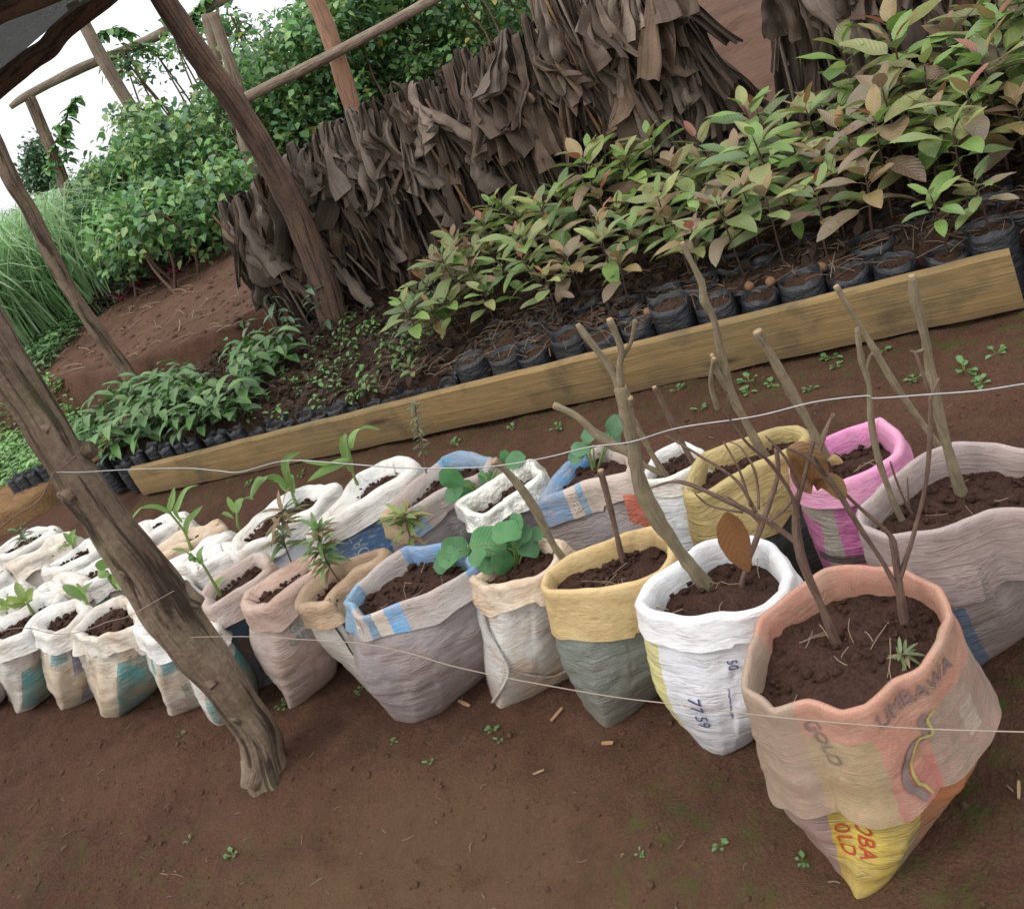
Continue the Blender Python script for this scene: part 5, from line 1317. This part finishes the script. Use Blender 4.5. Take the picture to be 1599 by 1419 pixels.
woody('A', 'long forked cutting in the front of the orange sack, with many thin side twigs', [
    ([(1306, 1005), (1280, 940), (1252, 872), (1243, 800), (1257, 740), (1270, 690)], [.0115, .0105, .011, .0085, .006, .004], 0),
    ([(1248, 850), (1200, 815), (1120, 775), (1060, 752), (1015, 762)], [.008, .007, .006, .004, .0025], .04),
    ([(1245, 810), (1235, 770), (1200, 720), (1165, 690), (1130, 640)], [.007, .005, .004, .003, .002], -.05),
    ([(1180, 800), (1150, 750), (1090, 710), (1040, 680)], [.005, .004, .003, .002], .05),
    ([(1172, 790), (1155, 735), (1130, 690)], [.004, .003, .002], .02), ([(1185, 795), (1180, 740), (1158, 700), (1140, 690)], [.004, .003, .002, .002], .06),
    ([(1250, 770), (1230, 720), (1195, 680)], [.004, .003, .002], -.02), ([(1160, 800), (1110, 790), (1085, 770)], [.003, .0025, .002], .0), ([(1200, 815), (1230, 790), (1265, 740), (1285, 690), (1300, 645)], [.004, .004, .0038, .0035, .003], .07)], m=M_twig)
woody('A', 'forked cutting at the back of the orange sack, with dead brown leaves', [
    ([(1412, 968), (1402, 900), (1395, 850), (1385, 830), (1340, 790), (1310, 760)], [.0115, .0105, .008, .0055, .0045, .003], 0),
    ([(1404, 905), (1425, 840), (1445, 760), (1452, 680), (1452, 620), (1440, 580), (1428, 548)], [.006, .0055, .005, .005, .005, .004, .003], .03),
    ([(1406, 930), (1380, 880), (1340, 820), (1300, 755), (1262, 715), (1230, 700)], [.007, .006, .006, .006, .005, .003], -.03),
    ([(1452, 625), (1462, 600), (1466, 592)], [.004, .003, .003], .02), ([(1300, 755), (1285, 735), (1270, 710)], [.006, .005, .003], -.06)],
    leaves=[([(1228, 702), (1250, 710), (1275, 735), (1290, 765)], .045, (.22, .11, .04)), ([(1240, 715), (1262, 752), (1285, 748)], .04, (.20, .09, .035)), ([(1270, 720), (1295, 716), (1316, 722)], .02, (.28, .18, .07)), ([(1285, 740), (1305, 760), (1320, 782)], .03, (.25, .15, .06))], m=M_twig)
woody('B', 'tall thick forked cutting in the bright white sack', [
    ([(1100, 912), (1060, 860), (1020, 800), (998, 750), (988, 690), (978, 640), (970, 605)], [.0165, .0155, .0175, .0155, .0145, .014, .013], 0),
    ([(972, 620), (960, 585), (935, 550), (915, 525), (903, 508)], [.010, .0085, .0075, .007, .0065], .02), ([(970, 610), (968, 570), (970, 545), (952, 500)], [.009, .0075, .006, .006], -.02), ([(970, 560), (985, 535), (992, 500)], [.005, .005, .004], -.02),
    ([(995, 735), (985, 710), (940, 685), (900, 650), (866, 633)], [.010, .010, .009, .0085, .007], .06), ([(978, 645), (984, 628), (984, 622)], [.009, .008, .007], -.01)])
woody('B', 'thin stub with one big drooping brown dead leaf in the bright white sack', [([(1158, 918), (1166, 885), (1180, 845), (1200, 790), (1215, 740), (1212, 700)], [.006, .006, .006, .0055, .005, .004], 0), ([(1190, 820), (1170, 800), (1135, 775)], [.004, .003, .002], 0)],
      leaves=[([(1135, 800), (1142, 830), (1155, 865), (1170, 893)], .06, (.20, .085, .03))], m=M_twig)
woody('C', 'leaning knobbly cutting in the cream yellow sack', [([(892, 888), (865, 852), (838, 800), (815, 765), (790, 735), (772, 720)], [.0145, .0135, .015, .0135, .0135, .013], 0)])
woody('C', 'short dark upright stake in the cream yellow sack', [([(972, 872), (962, 830), (950, 780), (938, 735)], [.0105, .010, .010, .0105], 0), ([(941, 745), (934, 742), (928, 745)], [.004, .004, .003], -.01)], m=M_twig)
woody('P', 'tall mossy forked cutting in the ochre yellow sack', [([(1195, 715), (1165, 660), (1140, 610), (1128, 560), (1115, 500), (1100, 470), (1095, 440), (1080, 410), (1066, 380)], [.017, .016, .015, .0135, .0125, .0125, .0115, .0095, .007], 0), ([(1138, 610), (1118, 575), (1112, 555)], [.012, .010, .009], -.02), ([(1122, 640), (1110, 600), (1115, 560)], [.010, .009, .008], -.04)])
woody('P', 'straight dark cutting at the left end of the ochre yellow sack', [([(1090, 735), (1070, 700), (1050, 660), (1035, 630), (1022, 605)], [.0115, .011, .011, .010, .0105], 0)], m=M_twig)
woody('O', 'long straight cutting with a fresh pale cut tip in the pink rimmed sack', [([(1290, 715), (1265, 665), (1235, 610), (1210, 565), (1195, 540), (1183, 518)], [.0165, .0155, .0155, .0145, .014, .0145], 0), ([(1275, 700), (1285, 680), (1302, 646)], [.008, .0075, .0065], -.01)])
woody('N', 'thick grey green upright cutting in the wide rose grey sack', [([(1500, 768), (1480, 700), (1465, 640), (1455, 590), (1445, 530), (1430, 470), (1424, 432)], [.017, .016, .015, .0145, .013, .0125, .0115], 0), ([(1446, 545), (1432, 550), (1422, 548)], [.006, .0045, .003], -.02)])
woody('N', 'slanting slim cutting behind the thick one in the wide rose grey sack', [([(1470, 705), (1440, 660), (1400, 605), (1365, 545), (1335, 495), (1306, 448)], [.011, .0105, .010, .0095, .0085, .0085], .0)])
woody('N', 'pale slender cutting tied to the wire in the wide rose grey sack', [([(1408, 812), (1390, 770), (1370, 710), (1360, 650), (1357, 600), (1345, 560), (1338, 512)], [.0095, .0095, .009, .009, .0085, .008, .0075], 0), ([(1352, 580), (1358, 560), (1362, 552)], [.006, .0055, .005], -.01)])
woody('N', 'small dry forked twig at the front of the wide rose grey sack', [([(1425, 805), (1412, 780), (1398, 745), (1390, 720)], [.004, .0035, .003, .002], 0), ([(1420, 795), (1418, 770), (1417, 745)], [.003, .0025, .002], 0)], m=M_twig)
woody('Q', 'grey cutting leaning in the bluish white sack', [([(1040, 745), (1020, 712), (1005, 685), (990, 655)], [.0125, .0115, .0105, .0095], 0), ([(1035, 742), (1010, 728), (995, 722)], [.010, .009, .009], -.01)])

# ---------------------------------------------------------------- leafy plants in the sacks
def blades(key, label, base, lvs, stem=None, name='maize_seedling', col=(.20, .33, .09), wd=.03, cat='seedling', zoff=.0, grp='long leaved seedlings in the white sacks'):
    S = SACKS[key]; b = gp(*base, S.soilz+zoff); root = thing(name, label, cat, b, grp)
    if stem:
        mb = MB(); pts = [upright(b, x, y) for x, y in [base]+stem]; tube(mb, [pts[0]+Vector((0, 0, -.04))-b]+[p-b for p in pts], [.006, .006]+[.004]*len(stem), seg=7, sub=5); mb.build('stem', M_stem, root)
    mb = MB(); rng = random.Random(base[0])
    for pix in lvs:
        n = len(pix); dr = rng.uniform(-.06, .06); pts = [upright(b, x, y, dr*k/(n-1)) for k, (x, y) in enumerate(pix)]
        kk = rng.uniform(.8, 1.25); s = (RC*rng.uniform(.6, 1)+UC*rng.uniform(-.6, .6)+_F*rng.uniform(-.5, .5)).normalized()
        ribbon(mb, [p-b for p in pts], [wd*.3, wd*.62, wd*.68, wd*.45, .001], s, tuple(c*kk for c in col), .35, 6)
    mb.build('foliage', M_blade, root)
blades('U', 'tall seedling with broad arching leaves in the smooth rimmed white sack', (562, 765), [[(548, 700), (553, 680), (570, 668), (595, 672)], [(545, 715), (530, 722), (505, 735), (480, 752)], [(545, 720), (520, 722), (490, 720), (465, 717)], [(549, 735), (542, 715), (536, 690), (540, 676)]], [(550, 735), (543, 700), (541, 680)], wd=.045)
blades('V2', 'arching grassy seedling in the large crumpled white sack', (462, 785), [[(455, 760), (445, 730), (448, 715), (470, 705)], [(452, 765), (432, 745), (410, 745), (396, 765), (392, 780)], [(458, 770), (452, 745), (452, 740)], [(450, 768), (440, 755), (426, 752)]], [(455, 765), (447, 735)], wd=.04)
blades('V1', 'two leaved seedling in the smooth thick rimmed sack', (372, 820), [[(368, 800), (362, 785), (356, 775)], [(370, 800), (374, 785), (385, 778), (397, 780)], [(365, 810), (355, 805), (346, 802)]], [(370, 800)], wd=.045)
blades('N8', 'seedling with long strap leaves beside the thick post, in the tan stained sack', (300, 860), [[(290, 835), (292, 815), (305, 800), (316, 790)], [(285, 815), (275, 800), (278, 790), (290, 765), (310, 757)], [(268, 802), (245, 790), (220, 792), (204, 812)], [(262, 800), (268, 780), (272, 760)]], [(288, 830), (265, 800)], wd=.03)
blades('H', 'slender seedling leaning out of the dusty pink rimmed sack', (345, 930), [[(315, 880), (300, 866), (285, 858), (268, 857)], [(316, 878), (312, 865), (318, 852)], [(312, 872), (300, 872), (298, 862)], [(335, 915), (345, 905), (352, 900)]], [(328, 900), (315, 878)], wd=.03)
blades('J', 'pale seedling with two broad leaves beside the thick post', (140, 952), [[(135, 940), (132, 925), (138, 915), (146, 908)], [(130, 935), (118, 925), (105, 918), (98, 914)], [(136, 938), (128, 918), (122, 910)]], [(134, 938)], wd=.05)
blades('K', 'yellow green four leaved seedling in the two blue squares sack', (52, 958), [[(40, 938), (30, 922), (25, 908)], [(40, 938), (25, 935), (8, 930)], [(42, 940), (48, 925), (52, 918)], [(38, 940), (18, 945), (6, 940)]], [(42, 940)], wd=.045, col=(.26, .36, .09))
blades('L', 'small yellow green seedling at the left edge', (15, 968), [[(8, 950), (0, 938), (-8, 932)], [(8, 950), (-4, 948), (-12, 950)], [(10, 952), (14, 940), (16, 930)]], [(10, 955)], wd=.04, col=(.26, .36, .09))
blades('N3', 'grassy seedling in the torn rimmed white sack', (118, 862), [[(112, 850), (105, 838), (98, 832)], [(112, 848), (112, 835), (118, 826)], [(114, 850), (120, 840), (128, 838)], [(108, 852), (98, 850), (90, 860)]], [(113, 850)], wd=.03)
blades('I', 'seedling with two upright leaves against the thick post', (172, 905), [[(165, 888), (158, 878), (162, 872)], [(166, 890), (160, 895), (154, 902)], [(172, 898), (185, 905), (190, 922)]], [(167, 890)], wd=.06, zoff=.03)
def round_leaf_plant(key, label, leaves, base, name='strawberry_plant', grp='strawberry plants in the sacks', col=(.055, .17, .055), zoff=.0):
    S = SACKS[key]; b = gp(*base, S.soilz+zoff); root = thing(name, label, 'strawberry plant', b, grp); rng = random.Random(base[0])
    mb = MB(); mb2 = MB()
    for (x, y, size, ax, ay) in leaves:
        dr = rng.uniform(-.03, .05); p = upright(b, x, y, dr); mp = upright(b, (x*.5+base[0]*.5)+4, (y*.5+base[1]*.5)-12, dr*.5)
        d3 = (upright(b, x+ax, y+ay, dr-.01)-p); d3 = d3.normalized()
        L = size/FPX*(p-CAM).dot(_F); kk = rng.uniform(.8, 1.3); n = Vector((-.1, -.5, .9))+Vector((rng.uniform(-.3, .3), rng.uniform(-.2, .2), 0)); q = p-d3*L*.5
        tube(mb2, [-Vector((0, 0, .02)), mp-b, q-b], [.0028, .0022, .0018], seg=5, sub=4)
        leaf(mb, q-b, d3, n, L, L*.86, curl=.5, fold=.22, col=tuple(c*kk for c in col), ns=8, wave=.12, shape=(.42, .38))
    mb2.build('stalks', M_stem, root); mb.build('foliage', M_softleaf, root)
round_leaf_plant('D', 'leafy strawberry plant filling the rust stained white sack', [(762, 845, 62, 20, -5), (800, 862, 46, 22, 8), (790, 830, 50, 25, -12), (812, 838, 42, 14, -20), (785, 878, 44, 18, 16), (825, 855, 40, 24, 0), (745, 868, 34, -10, 12), (815, 880, 40, 22, 14), (770, 860, 40, -8, 10), (760, 880, 34, -6, 14), (835, 835, 30, 18, -14), (805, 818, 34, 4, -26)], (800, 885), zoff=.0)
round_leaf_plant('E', 'strawberry runner leaves hanging over the corner of the lilac grey sack', [(712, 855, 48, -24, 4), (716, 888, 44, -20, 14), (700, 868, 40, -18, 12), (690, 880, 34, -16, 18), (730, 895, 34, -4, 22), (740, 872, 30, 10, 0)], (742, 880))
round_leaf_plant('S', 'strawberry plant in the silver lined sack', [(728, 768, 46, 20, 10), (705, 748, 44, -12, -16), (708, 770, 34, -16, 10), (803, 718, 36, 16, -12), (790, 715, 26, -10, -16), (800, 738, 34, 4, 18), (760, 745, 30, 12, 4)], (752, 775))
round_leaf_plant('R', 'grey green strawberry plant in the blue chevron sack', [(945, 712, 40, 20, 4), (915, 725, 40, 0, 24), (960, 665, 36, 10, -20), (955, 685, 34, 16, 2), (908, 700, 34, -18, 2), (918, 680, 30, 12, -20), (900, 712, 28, -12, 10), (975, 660, 30, 10, -16)], (925, 735), col=(.075, .18, .08))
def needles(key, label, base, stem, n, ln, seed, col):
    S = SACKS[key]; b = gp(*base, S.soilz); root = thing('needle_seedling', label, 'seedling', b, 'narrow leaved seedlings in the sacks'); rng = random.Random(seed)
    pts = [upright(b, x, y) for x, y in [base]+stem]; mb = MB(); path = tube(mb, [pts[0]+Vector((0, 0, -.03))-b]+[p-b for p in pts], [.003, .003]+[.002]*len(stem), seg=6, sub=6); mb.build('stem', M_twig, root); mb = MB()
    for i in range(n):
        t = .45+.55*rng.random(); p = path[min(len(path)-1, int(t*(len(path)-1)))]; a = rng.uniform(0, 6.28); el = rng.uniform(-.1, .9) if t < .95 else rng.uniform(.4, 1.4)
        d = Vector((math.cos(a)*math.cos(el), math.sin(a)*math.cos(el), math.sin(el))); kk = rng.uniform(.7, 1.3); c = tuple(x*kk for x in (col if rng.random() < .75 else (.24, .16, .08)))
        leaf(mb, p, d, Vector((0, 0, 1))-d*d.z, ln*rng.uniform(.7, 1.1), ln*.17, curl=.7, col=c, ns=4)
    mb.build('foliage', M_blade, root)
needles('G', 'feathery seedling in the pinkish white sack', (458, 884), [(445, 850), (440, 815), (442, 795)], 46, .085, 1, (.12, .20, .07))
needles('F', 'dense bright tipped feathery seedling in the narrow tan sack', (530, 908), [(512, 880), (500, 850), (497, 825)], 70, .07, 2, (.15, .25, .07))
needles('E', 'bright tipped feathery seedling in the lilac grey sack', (645, 850), [(638, 830), (633, 812), (630, 800)], 44, .08, 3, (.20, .26, .06))
needles('T', 'thin wispy weed with tiny leaves in the blue and ochre printed sack', (668, 752), [(662, 715), (655, 680), (650, 650), (648, 632)], 60, .035, 4, (.14, .22, .12))
needles('N2', 'small bushy seedling in the tan rimmed white sack', (48, 850), [(40, 842), (32, 835), (28, 828)], 30, .07, 5, (.10, .20, .08))

needles('A', 'wilted pulled weed lying on the soil at the right rim of the orange sack', (1425, 1035), [(1415, 1025), (1405, 1022), (1412, 1040)], 16, .035, 8, (.16, .2, .08))
mb = MB(); rng = random.Random(44)
for key, cnt_ in [('A', 16), ('B', 7), ('C', 7), ('N', 10), ('E', 8), ('O', 4)]:
    S = SACKS[key]
    for _ in range(cnt_):
        k = rng.randrange(S.N); p = Vector((S.rc.x, S.rc.y, 0)).lerp(S.rimp[k], rng.uniform(.1, .85)); p.z = S.soilz+rng.uniform(.006, .016); a = rng.uniform(0, 6.28); L = rng.uniform(.02, .07)
        d = Vector((math.cos(a), math.sin(a), rng.uniform(-.1, .35))); kk = rng.choice([.6, 1, 1.4, 1.8]); tube(mb, [p, p+d*L*.5+Vector((rng.uniform(-.006, .006), rng.uniform(-.006, .006), 0)), p+d*L], rng.uniform(.0006, .0013), seg=4, sub=2, col=(kk, kk, kk), cap=False)
o = mb.build('straw_bits', M_straw); tag(o, 'dry straw bits lying on the soil of the front sacks', 'straw', None, 'stuff')
mb = MB()
for i in range(900):
    u, v = rng.uniform(3.9, 7.2), rng.uniform(1.3, 3.4); p = bed(u, v, 0); p.z = terrain(p.x, p.y)+fine(p.x, p.y)
    if v < bank_edge(u)+.05: continue
    if i % 3: clod(mb, p, rng.uniform(.006, .03), rng)
    else:
        pass
o = mb.build('bank_clods', M_ground); tag(o, 'loose clods of earth on the bare bank', 'clods', None, 'stuff')
mb = MB()
for i in range(160):
    u, v = rng.uniform(4.0, 7.2), rng.uniform(1.3, 3.2); p = bed(u, v, 0); p.z = terrain(p.x, p.y)+fine(p.x, p.y)+.006
    if v < bank_edge(u)+.05: continue
    a = rng.uniform(0, 6.28); d = Vector((math.cos(a), math.sin(a), .1)); L = rng.uniform(.05, .25); kk = rng.uniform(.6, 1.6); tube(mb, [p, p+d*L*.5+Vector((.01, .01, .006)), p+d*L], rng.uniform(.002, .005), seg=4, sub=2, col=(kk, kk, kk), cap=False)
o = mb.build('bank_twigs', M_straw); tag(o, 'dry stalks and twigs scattered on the bare bank', 'litter', None, 'stuff')

# ---------------------------------------------------------------- litter on the path
rng = random.Random(77)
def chip(px, py, L, a, m, label, name='wood_chip', w=.008, hgt=.003):
    L *= .6; w *= .6; p = gp(px, py, .0); p.z = terrain(p.x, p.y)+fine(p.x, p.y)+.003; mb = MB(); d = Vector((math.cos(a), math.sin(a), rng.uniform(-.05, .12))); s = Vector((-math.sin(a), math.cos(a), 0))
    rows = []
    for i in range(5):
        t = i/4; c = p+d*L*(t-.5); ww = w*(1 if 0 < i < 4 else .75)*rng.uniform(.8, 1.1)
        rows.append([c-s*ww, c-s*ww*.9+Vector((0, 0, hgt)), c+s*ww*.9+Vector((0, 0, hgt*.9)), c+s*ww])
    b = mb.grid(rows); mb.face([b, b+1, b+2, b+3]); mb.face([b+19, b+18, b+17, b+16])
    o = mb.build(name, m, None, p, smooth=False); tag(o, label, 'wood chip'); return o
chip(728, 1103, .07, 2.2, M_chip, 'flat brown wood chip between the lilac grey sack and the stained white sack')
chip(871, 1118, .07, .5, M_chip, 'dark reddish wood chip left of the grey green sack foot')
chip(952, 1166, .045, -.5, M_chip, 'short thick wood chip just below the grey green sack')
chip(842, 1207, .045, -.1, M_cut, 'pale curved sliver of wood on the open path', w=.004)
chip(1592, 1238, .06, .9, M_cut, 'pale sliver of wood at the right edge of the path', w=.005)
mb = MB()
for i in range(300):
    x, y = rng.uniform(-2.6, 1.3), rng.uniform(.6, 2.6)
    u, v = uvof(x, y)
    if v > -1.75 and rng.random() < .6: continue
    z = terrain(x, y)+fine(x, y)+.003; a = rng.uniform(0, 6.28); L = rng.uniform(.006, .035)*(2 if rng.random() < .1 else 1); d = Vector((math.cos(a), math.sin(a), 0)); p = Vector((x, y, z))
    kk = rng.choice([.5, .8, 1.2, 1.6]); tube(mb, [p, p+d*L*.5+Vector((rng.uniform(-.004, .004), rng.uniform(-.004, .004), .002)), p+d*L], rng.uniform(.0006, .0014), seg=4, sub=2, col=(kk, kk, kk), cap=False)
o = mb.build('twig_litter', M_straw); tag(o, 'fine straw and twig bits scattered over the earth path', 'litter', None, 'stuff')
mb = MB()
for i in range(6000):
    x, y = rng.uniform(-3, 1.5), rng.uniform(.55, 2.9); u, v = uvof(x, y)
    if v > -1.5 and rng.random() < .5: continue
    z = terrain(x, y)+fine(x, y); clod(mb, Vector((x, y, z+.001)), rng.uniform(.0015, .005) if rng.random() < .95 else rng.uniform(.006, .011), rng)
o = mb.build('soil_crumbs', M_ground); tag(o, 'small crumbs of earth strewn over the path', 'soil crumbs', None, 'stuff')
def weed(seed):
    r2 = random.Random(seed); root = thing('weed', 'weed', 'weed', (0, 0, 0)); mb = MB(); mb2 = MB()
    for i in range(7):
        a = r2.uniform(0, 6.28); el = r2.uniform(.2, .8); d = Vector((math.cos(a)*math.cos(el), math.sin(a)*math.cos(el), math.sin(el))); q = d*r2.uniform(.008, .02)
        tube(mb2, [(0, 0, 0), q], .0008, seg=4, sub=1); leaf(mb, q, d, Vector((0, 0, 1)), r2.uniform(.014, .026), .014, curl=.6, col=(.13, .27, .08), ns=4, shape=(.45, .5))
    mb2.build('stalks', M_stem, root); mb.build('foliage', M_leaf, root); return root
WP = [weed(i) for i in range(3)]
spots = [(347, 1316, 1.2), (928, 1110, .7), (772, 1142, 1.0), (672, 1195, .8), (618, 1162, .6), (1133, 1332, .9), (288, 1152, .8), (440, 1102, 1.4), (560, 1075, 1.0), (280, 1296, .7), (1003, 1338, .6), (1258, 1355, .8), (780, 1160, .7),
         (1298, 555, 1.5), (1306, 570, 1.0), (1172, 600, 1.5), (1168, 615, 1.2), (1380, 548, 1.2), (1505, 575, 1.7), (1555, 550, 1.3), (1530, 600, 1.4), (1095, 645, 1.1), (870, 670, 1.2), (710, 690, 1.3), (800, 668, 1.1), (1265, 605, 1.0), (560, 745, 1.3), (390, 760, 1.2), (470, 740, 1.3), (1205, 600, 1.2), (1060, 615, 1.2), (1428, 590, 1.2)]
for i, (px, py, sc) in enumerate(spots):
    p = gp(px, py, 0); p.z = terrain(p.x, p.y)+fine(p.x, p.y); front = i < 13; sc *= .6 if front else .8
    
    lab = 'tiny green weed sprouting on the open earth path in front of the sacks' if front else 'small green weed growing between the plank and the back sacks'; grp = 'weeds on the path' if front else 'weeds by the plank'
    if i < 3: WP[i].location = p; WP[i].scale = (sc,)*3; WP[i]['label'] = lab; WP[i]['group'] = grp
    else: dup(WP[i % 3], p, rng.uniform(0, 6), sc, lab, grp)
